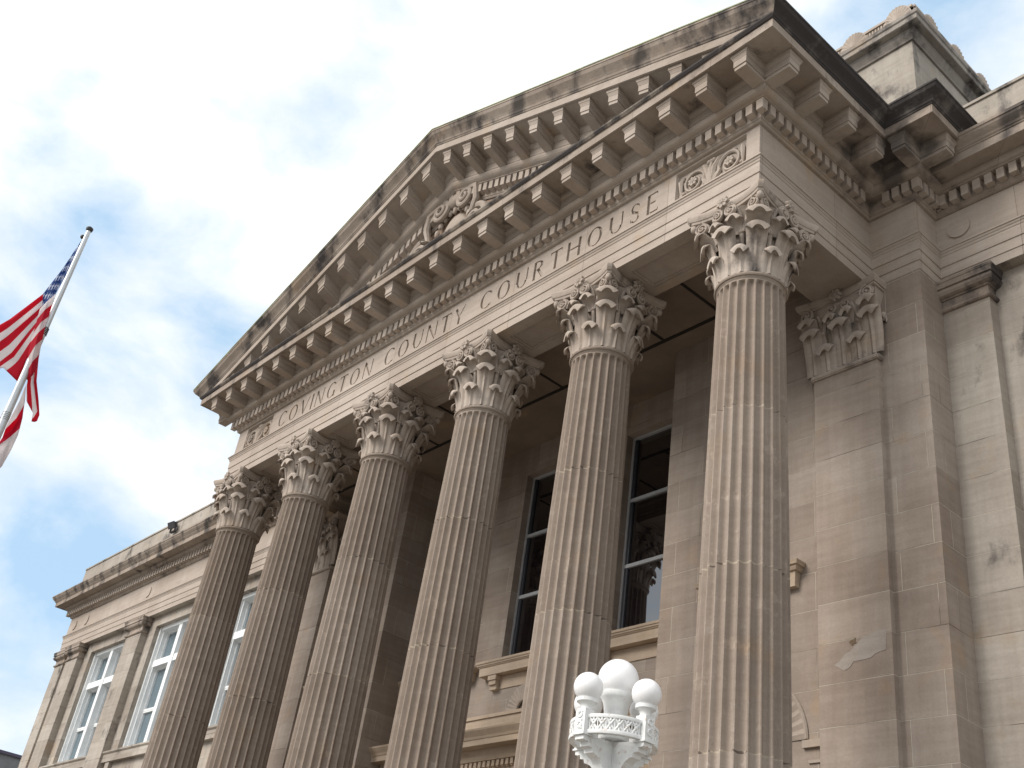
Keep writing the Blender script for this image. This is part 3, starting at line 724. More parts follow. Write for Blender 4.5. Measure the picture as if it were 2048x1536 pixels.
for s in (-1, 1):
    curl((s * 0.42, 0.56), 0.27, 1.9, pi / 2, s, 0.068, 0.035)
    curl((s * 0.95, -0.35), 0.34, 1.5, pi / 2, -s, 0.09, 0.04)
    curl((s * 0.62, -0.95), 0.26, 1.3, -pi / 2, s, 0.07, 0.03)
    m.tube([cpt(s * 0.42, 0.82, .1), cpt(s * 0.8, 0.62, .15), cpt(s * 0.85, 0.25, .12), cpt(s * 0.72, -0.1, .1), cpt(s * 0.95, -0.01, .1)], [0.06, 0.075, 0.08, 0.07, 0.06], 8)
    for k in range(9):    # leafy edge of the shield
        a_ = -0.9 + 0.33 * k; m.sphere(cpt(s * (0.50 * cos(a_) + 0.08), -0.2 + 0.66 * sin(a_), 0.04), 0.085, 7, 5, (0.8, 0.6, 1.2))
    for k in range(16):    # bound garland trailing to the side
        t = k / 15; m.sphere(cpt(s * (0.9 + 1.35 * t), -0.62 - 0.55 * t + 0.16 * sin(pi * t), 0.08), 0.15 * (1 - 0.35 * t), 8, 6, (1.0, 0.8, 1.0))
        for j in range(5):
            a = j * 1.3 + k; m.sphere(cpt(s * (0.9 + 1.35 * t) + 0.11 * cos(a), -0.62 - 0.55 * t + 0.16 * sin(pi * t) + 0.11 * sin(a), 0.17), 0.045, 6, 4)
    m.tube([cpt(s * 0.75, -0.7, .05), cpt(s * 1.3, -0.62, .12), cpt(s * 1.9, -1.0, .1), cpt(s * 2.5, -1.30, .05)], [0.12, 0.16, 0.11, 0.04], 8)
m.sphere(cpt(0, 0.70, 0.05), 0.26, 12, 8, (1.2, 0.5, 0.7))
o = part(m, 'cartouche', MT['plain'], tym, True)
# portico roof
m = MB()
for sgn in (-1, 1):
    q = lambda x: x if sgn < 0 else 2 * XA - x
    za = 13.90; zb = za + SL * (XA + F + 1.1)
    m.quad((q(-F - 1.1), -F - 1.0, za), (q(XA), -F - 1.0, zb), (q(XA), 9.0, zb), (q(-F - 1.1), 9.0, za))
part(m, 'roof', MT['roof'])

# ---- wing cornice (plain corona, finer dentils)
WB = [(0.0, 12.77), (0.03, 12.772), (0.062, 12.795), (0.062, 12.812), (0.085, 12.84), (0.085, 13.055), (0.225, 13.058), (0.235, 13.075), (0.27, 13.085), (0.30, 13.12), (0.31, 13.15), (0.31, 13.19), (0.575, 13.19), (0.58, 13.175), (0.606, 13.175)]
WC = [(0.606, 13.175), (0.61, 13.325), (0.625, 13.33), (0.635, 13.35), (0.65, 13.36), (0.67, 13.39), (0.71, 13.43), (0.745, 13.47), (0.76, 13.51), (0.775, 13.515), (0.78, 13.565), (0.3, 13.60), (0.05, 13.62)]
for pth in ([(XWL, 22), (XWL, YW), (XPL + 0.02, YW)], [(XP - 0.02, YW), (XWR, YW), (XWR, 22)]):
    m = MB(); m.sweep(pth, WB); wc = part(m, 'wing_cornice', MT['corona'])
    m = MB(); m.sweep(pth, WC); part(m, 'wing_cyma', MT['weather'])
    m = MB(); dentils(m, pth, 0.085, 0.205, 12.852, 13.056, 0.1985, 0.122); part(m, 'wing_dentil_band', MT['light'])
# parapets
YPA = YW - 0.14
for (xa, xb, s) in ((XWL + 0.02, XPL, -1), (XP, XWR - 0.02, 1)):
    m = MB(); m.box(xa, xb, YPA, YPA + 0.5, 13.55, 14.74); m.box(xa - 0.015, xb + 0.015, YPA - 0.03, YPA + 0.53, 14.742, 14.80)
    xo = xa if s < 0 else xb - 0.5
    m.box(xo + (-.004 if s < 0 else .004), xo + 0.5 + (-.004 if s < 0 else .004), YPA + 0.53, 22, 13.55, 14.74)
    part(m, 'parapet', MT['attic'])
m = MB(); m.quad((XWL, YW, 13.7), (XWR, YW, 13.7), (XWR, 22, 13.7), (XWL, 22, 13.7)); part(m, 'roof', MT['roof'])
# attic block behind the pediment
YA0, YA1 = 2.81, 12.0
XAL = -1.31
m = MB(); m.box(XAL, XP, YA0, YA1, 13.6, 17.02); att = part(m, 'attic', MT['attic'])
ATP = [(XAL, YA1), (XAL, YA0), (XP, YA0), (XP, YA1)]
m = MB(); m.sweep(ATP, [(0, 17.0), (0.04, 17.0), (0.05, 17.03), (0.10, 17.10), (0.13, 17.18), (0.13, 17.20), (0.25, 17.20), (0.262, 17.21), (0.265, 17.31), (0.29, 17.33), (0.30, 17.40), (0.0, 17.42)])
m.box(XAL, XP, YA0, YA1, 17.1, 17.41)
o = part(m, 'attic_cornice', MT['atticedge'])
m = MB(); yc = YA0 - 0.16
def rail(p, q, nf):
    p, q = Vector(p), Vector(q); L = (q - p).length; t = (q - p) / L; nn = Vector((t.y, -t.x)); n_ = int(L / 0.062)
    def bx(s0, s1, d0, d1, z0, z1):
        a, b = p + t * s0, p + t * s1
        v = [a + nn * d0, b + nn * d0, b + nn * d1, a + nn * d1]; vv = [(w.x, w.y, z) for z in (z0, z1) for w in v]
        m.add(vv, [(0, 1, 2, 3), (4, 5, 6, 7), (0, 1, 5, 4), (1, 2, 6, 5), (2, 3, 7, 6), (3, 0, 4, 7)])
    bx(0, L, -0.10, 0.0, 17.40, 17.66); bx(0, L, -0.12, 0.04, 17.662, 17.72)
    for k in range(n_): bx(0.01 + k * 0.062, 0.01 + k * 0.062 + 0.036, 0.0, 0.02, 17.44, 17.64)
    for k in range(nf):   # shells
        s = (L - 0.30 - k * 0.93) if nf > 15 else (0.55 + k * 0.93); c = p + t * s; R = 0.27
        fan = [c + nn * 0.05]
        top = []
        for j in range(25):
            a = pi * j / 24; rr = R * (1 + 0.0 * j); top.append((c + t * (R * cos(a)), 17.43 + R * 1.5 * sin(a)))
        fr_, bk_ = [], []
        for j, (w, z) in enumerate(top):
            e = 0.02 if j % 2 else 0.045
            fr_.append((w.x + nn.x * (0.03 + e), w.y + nn.y * (0.03 + e), z)); bk_.append((w.x - nn.x * 0.06, w.y - nn.y * 0.06, z))
        cf = (c.x + nn.x * 0.10, c.y + nn.y * 0.10, 17.44)
        base = len(m.v); m.v += fr_ + [cf] + bk_
        nn_ = len(fr_)
        for j in range(nn_ - 1):
            m.f.append((base + j, base + j + 1, base + nn_)); m.f.append((base + j, base + nn_ + 1 + j, base + nn_ + 2 + j, base + j + 1))
        m.f.append(tuple(base + nn_ + 1 + j for j in range(nn_)))
        rim = [(c.x + t.x * (R * 1.02 * cos(pi * j / 16)) + nn.x * 0.03, c.y + t.y * (R * 1.02 * cos(pi * j / 16)) + nn.y * 0.03, 17.43 + R * 1.52 * sin(pi * j / 16)) for j in range(17)]
        m.tube(rim, 0.022, 6)
rail((XAL, yc), (XP + 0.16, yc), 19); rail((XP + 0.16, yc), (XP + 0.16, YA1), 10)
part(m, 'cresting', MT['carved'])

# ---- walls
def wall(mb, x0, x1, z0, z1, y, holes, rev=0.50):
    xs = sorted(set([x0, x1] + [h[0] for h in holes] + [h[1] for h in holes])); zs_ = sorted(set([z0, z1] + [h[2] for h in holes] + [h[3] for h in holes]))
    for i in range(len(xs) - 1):
        for j in range(len(zs_) - 1):
            cx, cz = (xs[i] + xs[i + 1]) / 2, (zs_[j] + zs_[j + 1]) / 2
            if any(h[0] < cx < h[1] and h[2] < cz < h[3] for h in holes): continue
            mb.quad((xs[i], y, zs_[j]), (xs[i + 1], y, zs_[j]), (xs[i + 1], y, zs_[j + 1]), (xs[i], y, zs_[j + 1]))
    for a, b, c, d in holes:
        mb.grid([[(a, y, c), (b, y, c), (b, y, d), (a, y, d)], [(a, y + rev, c), (b, y + rev, c), (b, y + rev, d), (a, y + rev, d)]], True)
YWW = YW + 0.20
WZ0, WZ1 = 6.98, 11.05
LW = [(-16.94, -13.93), (-11.63, -8.62), (-6.33, -3.32)]
RWn = [(15 - b, 15 - a) for a, b in LW]
def windows_for(lst): return [(a, b, WZ0, WZ1) for a, b in lst] + [(a, b, 1.2, 5.2) for a, b in lst]
m = MB(); wall(m, XWL + 0.1, XPL - 0.0, ZG, 11.5, YWW, windows_for(LW)); m.quad((XWL + .1, YWW, ZG), (XWL + .1, 22, ZG), (XWL + .1, 22, 11.5), (XWL + .1, YWW, 11.5))
m.quad((XWL, YW, 11.395), (XPL, YW, 11.395), (XPL, YWW + .002, 11.395), (XWL, YWW + .002, 11.395))
part(m, 'wall', MT['wingwall'])
m = MB(); wall(m, XP, XWR - 0.1, ZG, 11.5, YWW, windows_for(RWn)); m.quad((XWR - .1, YWW, ZG), (XWR - .1, 22, ZG), (XWR - .1, 22, 11.5), (XWR - .1, YWW, 11.5))
m.quad((XP, YW, 11.395), (XWR, YW, 11.395), (XWR, YWW + .002, 11.395), (XP, YWW + .002, 11.395))
part(m, 'wall', MT['wingwall'])
m = MB(); m.quad((XWL + .1, 22, ZG), (XWR - .1, 22, ZG), (XWR - .1, 22, 13.6), (XWL + .1, 22, 13.6)); part(m, 'wall', MT['wingwall'])
# portico wall: piers, side bays, central recess
RX0, RX1, YB = 3.30, 11.38, 3.30
XC = (RX0 + RX1) / 2
CZ = 11.885
bays = [(11.9, 13.98, 7.10, 9.6), (15 - 13.98, 15 - 11.9, 7.10, 9.6)]
m = MB()
wall(m, XPL + 0.003, RX0, ZG, 11.9, YP, [(1.15, 2.40, 7.02, 9.7), (1.15, 2.40, 0.2, 3.8)], 0.3); wall(m, RX1, XP - 0.003, ZG, 11.9, YP, [(12.60, 13.85, 7.02, 9.7), (12.60, 13.85, 0.2, 3.8)], 0.3)
for x in (XPL + 0.003, XP - 0.003): m.quad((x, YP, ZG), (x, YWW + .01, ZG), (x, YWW + .01, 11.42), (x, YP, 11.42))
for x in (RX0, RX1): m.quad((x, YP, ZG), (x, YB, ZG), (x, YB, 11.9), (x, YP, 11.9))
BW = [(XC - 0.93, XC + 0.90), (XC - 0.93 + 2.97, XC + 0.90 + 2.97), (XC - 0.93 - 2.97, XC + 0.90 - 2.97)]
BWZ = (7.0, 11.20)
wall(m, RX0, RX1, ZG, 11.9, YB, [(a, b, *BWZ) for a, b in BW], 0.24)
part(m, 'wall', MT['wall'])
# ceiling with open joints
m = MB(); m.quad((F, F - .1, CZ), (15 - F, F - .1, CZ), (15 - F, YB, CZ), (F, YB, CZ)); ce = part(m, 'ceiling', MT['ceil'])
m = MB()
for k in range(-5, 6):
    x = 8.76 + 1.345 * k
    if F < x < 15 - F: m.box(x - .028, x + .028, F, 1.97, CZ - .012, CZ - .002)
m.box(F, 15 - F, 1.96, 2.03, CZ - .016, CZ - .0025)
part(m, 'ceiling_joint', MT['groove'])
# antae with their flat capitals
def anta(xc, w=1.12):
    y = YP - 0.10
    mb = MB(); mb.box(xc - w / 2, xc + w / 2, y, YP + .01, -0.15, 9.95); a = part(mb, 'pilaster', MT['anta'])
    mb = MB()
    mb.box(xc - w / 2 - .03, xc + w / 2 + .03, y - .03, YP + .01, 9.953, 10.01)
    mb.tube([(xc - w / 2 - .02, y - .02, 10.0), (xc + w / 2 + .02, y - .02, 10.0)], 0.04, 8); mb.tube([(xc + w / 2 + .02, y - .02, 10.0), (xc + w / 2 + .02, YP, 10.0)], 0.04, 8)
    rows = [[(xc - h, YP, z), (xc - h, y - d, z), (xc + h, y - d, z), (xc + h, YP, z)] for h, d, z in ((w / 2, 0, 10.0), (w / 2, 0, 10.6), (w / 2 + .03, .05, 10.95), (w / 2 + .11, .14, 11.2), (w / 2 + .1, .13, 11.22))]
    mb.grid(rows)
    fm = lambda x0: (lambda u, r, z: (x0 + u, y - (r - 0.47), z))
    for k in (-1, 1): leaf(mb, fm(xc + k * w * .25), .17, .165, 10.04, 10.50, .475, .585, .055)
    for k in (-1, 0, 1): leaf(mb, fm(xc + k * w * .47), .15, .185, 10.05, 10.87, .468, .63, .065)
    for s in (-1, 1):
        fs = lambda u, r, z, s=s: (xc + s * (w / 2 + (r - 0.47)), y + 0.05 + u * 0.5, z)
        leaf(mb, fs, .08, .10, 10.05, 10.8, .468, .58, .05)
        leaf(mb, fm(xc + s * 0.54), .09, .16, 10.72, 11.04, .5, .71, .055, ribs=False)
        leaf(mb, fm(xc + s * 0.15), .05, .12, 10.76, 11.03, .5, .64, .05, ribs=False)
        spiral(mb, (xc + s * .55, y - .20, 11.12), (-s, 0, 0), (0, 0, 1), .125, 1.8, .021, (0, -1, 0), -1)
        spiral(mb, (xc + s * .13, y - .13, 11.12), (-s, 0, 0), (0, 0, 1), .09, 1.6, .019, (0, -1, 0), -1)
        mb.sphere((xc + s * .33, y - .06, 10.76), .05, 8, 6)
        for j in range(2): mb.tube([(xc + s * .30, y - .03, 10.4), (xc + s * .33, y - .05, 10.8), (xc + s * (.40 if j else .22), y - .12, 11.1)], .035, 6)
    rosette(mb, (xc, y - .17, 11.30), (1, 0, 0), (0, 0, 1), (0, -1, 0), .11)
    ab = []
    for hh, dd, z in ((w / 2 + .08, .12, 11.215), (w / 2 + .13, .20, 11.23), (w / 2 + .13, .20, 11.265), (w / 2 + .15, .22, 11.27), (w / 2 + .18, .25, 11.345), (w / 2 + .16, .24, 11.393)):
        row = [(xc - hh, YP, z)]
        for i in range(11):
            u = -1 + i / 5; row.append((xc + u * hh, y - dd + .09 * (1 - u * u), z))
        row.append((xc + hh, YP, z)); ab.append(row)
    mb.grid(ab); mb.add(ab[-1], [tuple(range(13))])
    o = part(mb, 'capital', MT['carved'], a, True)
for xc in (15.01, -0.01): anta(xc)
# pale mortar repair and broken stone on the right hand pilaster
yp_ = YP - 0.10
for nm_, dd_, mt_, pts_ in (('mortar_patch', .005, 'mortar', [(14.69, 5.325), (14.784, 5.365), (14.864, 5.449), (14.941, 5.47), (15.066, 5.573), (15.114, 5.62), (15.235, 5.647), (15.341, 5.684), (15.489, 5.698), (15.481, 5.414), (15.327, 5.386), (15.251, 5.338), (15.102, 5.328), (14.997, 5.331), (14.934, 5.26), (14.849, 5.225)]), ('stone_break', .0065, 'broken', [(14.935, 5.60), (14.96, 5.625), (15.0, 5.63), (15.035, 5.65), (15.03, 5.60), (15.05, 5.575), (15.0, 5.57), (14.985, 5.545), (14.955, 5.57)])):
    m = MB(); n = len(pts_)
    v = [(x_, yp_ + .002, z_) for x_, z_ in pts_] + [(x_, yp_ - dd_, z_) for x_, z_ in pts_]
    m.add(v, [tuple(range(n, 2 * n))] + [(i, (i + 1) % n, (i + 1) % n + n, i + n) for i in range(n)]); part(m, nm_, MT[mt_])
# wing pilasters
def wpil(xa, xb, dy=0.0, mat='wingwall', ends=(True, True)):
    mb = MB(); y = YW - 0.0 + dy; mb.box(xa, xb, y, YWW + .01, ZG, 11.0); a = part(mb, 'pilaster', MT[mat])
    mb = MB(); ea, eb = (xa if ends[0] else xa), (xb if ends[1] else xb)
    pth = [(xa, YWW), (xa, y), (xb, y), (xb, YWW)]
    if not ends[0]: pth = pth[1:]
    if not ends[1]: pth = pth[:-1]
    mb.sweep(pth, [(0, 10.86), (0.03, 10.865), (0.05, 10.885), (0.055, 10.915), (0.02, 10.93), (0.006, 10.935), (0.006, 11.08), (0.03, 11.085), (0.035, 11.105), (0.06, 11.11), (0.10, 11.13), (0.125, 11.17), (0.13, 11.21), (0.105, 11.23), (0.105, 11.245), (0.135, 11.25), (0.14, 11.34), (0.15, 11.345), (0.155, 11.385), (0.15, 11.392), (-0.1, 11.393)])
    part(mb, 'pilaster_capital', MT['weather'], a)
for (xa, xb, dy) in ((-20.02 + 0.2, -19.0, 0.02), (-18.60, -17.52, -0.03), (-13.36, -12.18, -0.03), (-8.06, -6.88, -0.03), (-2.05, XPL + .01, -0.02)):
    last = xb > -2
    wpil(xa, xb, dy, 'wingwall', (True, not last)); wpil(15 - xb, 15 - xa, dy, 'wingwall', (not last, True))

# ---- windows
def wing_window(a, b, z0, z1, tr=True):
    y = YWW + 0.14; o = MB(); cx = (a + b) / 2
    def bar(x0, x1, za, zb, ya, yb): o.box(x0, x1, ya, yb, za, zb)
    xa, xb = a + 0.001, b - 0.001; G = y + .30
    bar(xa, xa + .10, z0, z1, y, G + .02); bar(xa + .10, xa + .17, z0, z1, y + .10, G + .02)
    bar(xb - .10, xb, z0, z1, y, G + .02); bar(xb - .17, xb - .10, z0, z1, y + .10, G + .02)
    bar(xa + .17, xb - .17, z1 - .12, z1, y + .02, G + .02); bar(xa + .17, xb - .17, z0, z0 + .10, y + .02, G + .02)
    bar(cx - .11, cx + .11, z0 + .10, z1 - .12, y + .04, G + .02)
    zt = z0 + (z1 - z0) * 0.695
    for x0, x1 in ((xa + .17, cx - .11), (cx + .11, xb - .17)):
        bar(x0, x1, zt - .11, zt + .11, y + .06, G + .02)
    zm = z0 + (z1 - z0) * 0.335
    for x0, x1 in ((xa + .17, cx - .11), (cx + .11, xb - .17)):
        bar(x0, x1, zm - .03, zm + .03, G - .08, G + .01)
        for za, zb in ((z0 + .10, zm - .03), (zm + .03, zt - .11), (zt + .11, z1 - .12)):
            bar(x0, x0 + .05, za, zb, G - .07, G + .01); bar(x1 - .05, x1, za, zb, G - .07, G + .01)
            bar(x0 + .05, x1 - .05, zb - .05, zb, G - .07, G + .01)
    fr_ = part(o, 'window', MT['white'])
    o = MB(); o.quad((a, G, z0), (b, G, z0), (b, G, z1), (a, G, z1)); part(o, 'pane', MT['blue_glass'], fr_)
for a, b in LW + RWn:
    wing_window(a, b, WZ0, WZ1); wing_window(a, b, 1.2, 5.2)
    m = MB(); m.sweep([(a - .42, YWW), (a - .42, YWW - .001), (b + .42, YWW - .001), (b + .42, YWW)], [(0.0, 6.66), (0.15, 6.66), (0.155, 6.90), (0.17, 6.905), (0.19, 6.93), (0.20, 6.935), (0.20, 6.985), (-.3, 6.99)])
    for x in (a - .12, b + .12): m.box(x - .14, x + .14, YWW - .12, YWW + .01, 6.44, 6.655); m.box(x - .11, x + .11, YWW - .085, YWW + .01, 6.36, 6.435)
    part(m, 'window_sill', MT['wingwall'])
def dark_window(a, b, z0, z1, y, nb=2, sill=True):
    o = MB(); xa, xb = a + .001, b - .001
    for x0, x1 in ((xa, xa + .05), (xb - .05, xb)): o.box(x0, x1, y, y + .08, z0, z1)
    o.box(xa + .05, xb - .05, y, y + .08, z1 - .05, z1); o.box(xa + .05, xb - .05, y, y + .08, z0, z0 + .05)
    fr_ = part(o, 'window', MT['greyrail'])
    for k in range(1, nb + 1):
        o = MB(); zz = z0 + (z1 - z0) * k / (nb + 1) + (0.02 if k == 1 else .0); o.box(xa + .05, xb - .05, y + .005, y + .075, zz - .045, zz + .025)
        part(o, 'window_rail', MT['greyrail'], fr_)
    for x0, x1 in ((xa + .05, xa + .12), (xb - .12, xb - .05)):
        o = MB(); o.box(x0, x1, y + .02, y + .08, z0 + .05, z1 - .05); part(o, 'window_stile', MT['darkframe'], fr_)
    o = MB(); o.quad((a, y + .05, z0), (b, y + .05, z0), (b, y + .05, z1), (a, y + .05, z1)); part(o, 'pane', MT['dark_glass'], fr_)
for a, b in BW:
    dark_window(a, b, *BWZ, YB + 0.17)
    m = MB(); ea, eb = a - .24, b + .24
    ea = max(ea, RX0 + .01); eb = min(eb, RX1 - .01)
    m.sweep([(ea, YB), (ea, YB - .001), (eb, YB - .001), (eb, YB)], [(0.0, 6.70), (0.17, 6.70), (0.175, 6.865), (0.19, 6.87), (0.20, 6.89), (0.215, 6.895), (0.22, 6.925), (0.235, 6.93), (0.24, 6.975), (-.24, 6.99)])
    for x in (a - .02, b + .02):
        m.box(x - .12, x + .12, YB - .155, YB + .01, 6.60, 6.696); m.box(x - .10, x + .10, YB - .13, YB + .01, 6.51, 6.597); m.box(x - .10, x + .10, YB - .09, YB + .01, 6.42, 6.507)
    m.box(a + .1, b - .1, YB - .02, YB + .01, 6.44, 6.69)
    part(m, 'window_sill', MT['sill'])
for a, b in ((12.60, 13.85), (1.15, 2.40)):
    dark_window(a, b, 7.02, 9.7, YP + .2, 1); 
    m = MB(); m.sweep([(a - .12, YP), (a - .12, YP - .001), (b + .12, YP - .001), (b + .12, YP)], [(0.0, 6.60), (0.10, 6.60), (0.12, 6.82), (0.15, 6.83), (0.17, 6.87), (0.17, 6.89), (0.20, 6.90), (0.22, 6.96), (-.3, 6.99)])
    for x in (a + .12, b - .12): m.box(x - .12, x + .12, YP - .10, YP + .01, 6.42, 6.595)
    part(m, 'window_sill', MT['sill'])
    # shell niche head with its impost moulding
    cx = (a + b) / 2; R = .96; zi = 4.42
    m = MB(); K = 40; rim = []; inn = []
    for j in range(K + 1):
        t = pi * j / K; e = 0.02 if j % 2 else 0.0
        rim.append((cx + R * cos(t), YP - 0.02 - e, zi + R * sin(t))); inn.append((cx + .45 * R * cos(t), YP - 0.004 - e * .5, zi + .45 * R * sin(t)))
    m.grid([rim, inn]); m.grid([[(p[0], YP + .01, p[2]) for p in rim], rim])
    m.tube([(cx + .45 * R * cos(pi * j / 20), YP - .01, zi + .45 * R * sin(pi * j / 20)) for j in range(21)], .035, 6)
    m.tube([(cx + R * cos(pi * j / 30), YP - .012, zi + R * sin(pi * j / 30)) for j in range(31)], .03, 6)
    part(m, 'shell_niche', MT['plain'])
    m = MB(); m.box(cx + R - .05, 14.44 if a > 5 else cx + R + .5, YP - .05, YP + .01, 4.30, 4.40); m.box(cx + R + .03, 14.44 if a > 5 else cx + R + .5, YP - .025, YP + .01, 4.10, 4.14); m.box(cx + R + .03, 14.44 if a > 5 else cx + R + .5, YP - .02, YP + .01, 3.98, 4.01)
    part(m, 'impost_mould', MT['plain'])
# door surround: frieze, dentils and cornice over the doors in the recess
DX0, DX1 = RX0 + .33, RX1 - .30
m = MB()
m.sweep([(DX0, YB), (DX0, YB - .001), (DX1, YB - .001), (DX1, YB)], [(.12, 4.45), (.12, 4.80), (.15, 4.81), (.16, 4.87), (.18, 4.875), (.18, 4.99), (.26, 5.0), (.28, 5.06), (.30, 5.20), (.52, 5.20), (.525, 5.30), (.54, 5.31), (.56, 5.35), (.60, 5.40), (.63, 5.44), (.64, 5.47), (.20, 5.50)])
dd = part(m, 'door_cornice', MT['sill'])
m = MB(); dentils(m, [(DX0, YB), (DX1, YB)], .18, .245, 4.885, 4.99, .13, .075); part(m, 'dentils', MT['sill'], dd).matrix_parent_inverse = Matrix()
m = MB(); m.box(DX0 + .4, DX1 - .4, YB - .10, YB + .01, 5.50, 5.86); m.box(DX0 + .37, DX1 - .37, YB - .13, YB + .01, 5.862, 5.925)
part(m, 'door_attic', MT['sill'])
m = MB(); cxs = XC; K = 36; R = .52
rim = [(cxs + R * cos(pi * j / K), YB - .03 - (.018 if j % 2 else 0), 5.93 + R * sin(pi * j / K)) for j in range(K + 1)]
inn = [(cxs + .2 * cos(pi * j / K), YB - .05, 5.93 + .2 * sin(pi * j / K)) for j in range(K + 1)]
m.grid([rim, inn]); m.grid([[(p[0], YB + .01, p[2]) for p in rim], rim]); m.tube([(cxs + .2 * cos(pi * j / 16), YB - .05, 5.93 + .2 * sin(pi * j / 16)) for j in range(17)], .03, 6)
part(m, 'shell_crest', MT['plain'])
m = MB()
for k in range(3):
    xa = DX0 + .5 + k * 2.5
    m.box(xa, xa + 1.9, YB - .02, YB + .01, 0.0, 4.1)
part(m, 'door', MT['darkframe'])
m = MB()
for x in (DX0 + .2, DX0 + 2.65, DX1 - 2.65, DX1 - .2): m.lathe([(.2, -.1), (.2, .1), (.165, .15), (.15, 3.9), (.17, 4.0), (.2, 4.3), (.2, 4.445)], 20, (x, YB - .22, 0))
part(m, 'door_column', MT['sill'], None, True)
# podium and steps
m = MB(); m.box(-1.3, 16.3, -1.1, YB, ZG, -0.15)
for k in range(8): m.box(0.4, 14.6, -1.1 - .34 * (k + 1), -1.1 - .34 * k - .0005, ZG, -0.15 - .165 * (k + 1))
for x in (-1.3, 14.62): m.box(x, x + 1.67, -3.0, -1.102, ZG, -0.5)
part(m, 'steps', MT['plain'])

# ------------------------------------------------------------------ street lamp with five opal globes
MT['lampwhite'] = flat('flaking_white_paint', (0.74, 0.75, 0.74), 0.5, 0.4, var=0.06, scale=14, dirt=((0.42, 0.24, 0.12), 16.0, 0.62, 0.55))
gmat, t_, b_ = nodes('opal_globe')
b_.inputs['Base Color'].default_value = (0.86, 0.86, 0.86, 1); b_.inputs['Roughness'].default_value = 0.28
b_.inputs['Subsurface Weight'].default_value = 0.35; b_.inputs['Subsurface Radius'].default_value = (0.1, 0.1, 0.1)
MT['globe'] = gmat
MT['rust'] = flat('rusty_screw', (0.10, 0.06, 0.04), 0.8)
LX, LY, LZ = 16.32, -3.34, 3.112       # centre of the big globe
L = empty('street_lamp', (LX, LY, ZG)); tag(L, 'white painted iron street lamp with one large and four small opal globes, by the portico', 'street lamp')
def lp(mb, name, mat, parent=None, smooth=False):
    o = mb.build(name, mat, None, smooth)
    o.parent = parent or L
    o.location = (LX - L.location.x, LY - L.location.y, LZ - L.location.z) if parent is None else (0, 0, 0)
    return o
ZR0, ZR1 = -0.545, -0.425    # lattice band
RR = 0.362; RP = 0.345
m = MB(); m.sphere((0, 0, 0), 0.178, 40, 24); lp(m, 'globe', MT['globe'], None, True)
m = MB(); m.lathe([(0.105, -.26), (0.108, -.245), (.118, -.205), (0.135, -.175), (0.142, -.165), (0.142, -.125), (.125, -.12)], 40); lp(m, 'globe_fitter', MT['lampwhite'], None, True)
m = MB(); m.lathe([(.05, -.545), (.128, -.53), (.13, -.50), (.13, -.41), (.115, -.38), (.10, -.34), (.102, -.28), (.107, -.255)], 32)
lp(m, 'drum', MT['lampwhite'], None, True)
# ring: two rails and pierced panels between the four posts
m = MB(); A = 1
for z0, z1, r in ((ZR0 - .02, ZR0 + .012, RR + .012), (ZR1 - .012, ZR1 + .018, RR + .012)):
    m.lathe([(r - .05, z0), (r, z0), (r + .004, (z0 + z1) / 2), (r, z1), (r - .05, z1), (r - .05, z0)], 96, cap=False)
ring_o = lp(m, 'ring', MT['lampwhite'], None, True)
for q in range(4):
    m = MB(); a0 = q * pi / 2 + .19; a1 = (q + 1) * pi / 2 - .19; nP = 6
    for k in range(nP + 1):
        a = a0 + (a1 - a0) * k / nP; 
        m.tube([(RR * cos(a), RR * sin(a), ZR0 + .01), (RR * cos(a), RR * sin(a), ZR1 - .01)], .006, 5)
        if k < nP:
            b = a0 + (a1 - a0) * (k + 1) / nP; mid = (a + b) / 2
            for sg in (0, 1):
                pts = []
                for i in range(6):
                    u = i / 5; aa = a + (b - a) * u; zz = (ZR0 + .01 + (ZR1 - ZR0 - .02) * (u if sg else 1 - u)); pts.append((RR * cos(aa), RR * sin(aa), zz))
                m.tube(pts, .011, 5)
            m.sphere((RR * cos(mid), RR * sin(mid), (ZR0 + ZR1) / 2), .016, 8, 5)
            m.tube([(RR * cos(mid), RR * sin(mid), ZR1 - .035), (RR * cos(mid), RR * sin(mid), ZR1 - .005)], .012, 5); m.tube([(RR * cos(mid), RR * sin(mid), ZR0 + .005), (RR * cos(mid), RR * sin(mid), ZR0 + .035)], .012, 5)
    lp(m, 'lattice', MT['lampwhite'], ring_o, True)
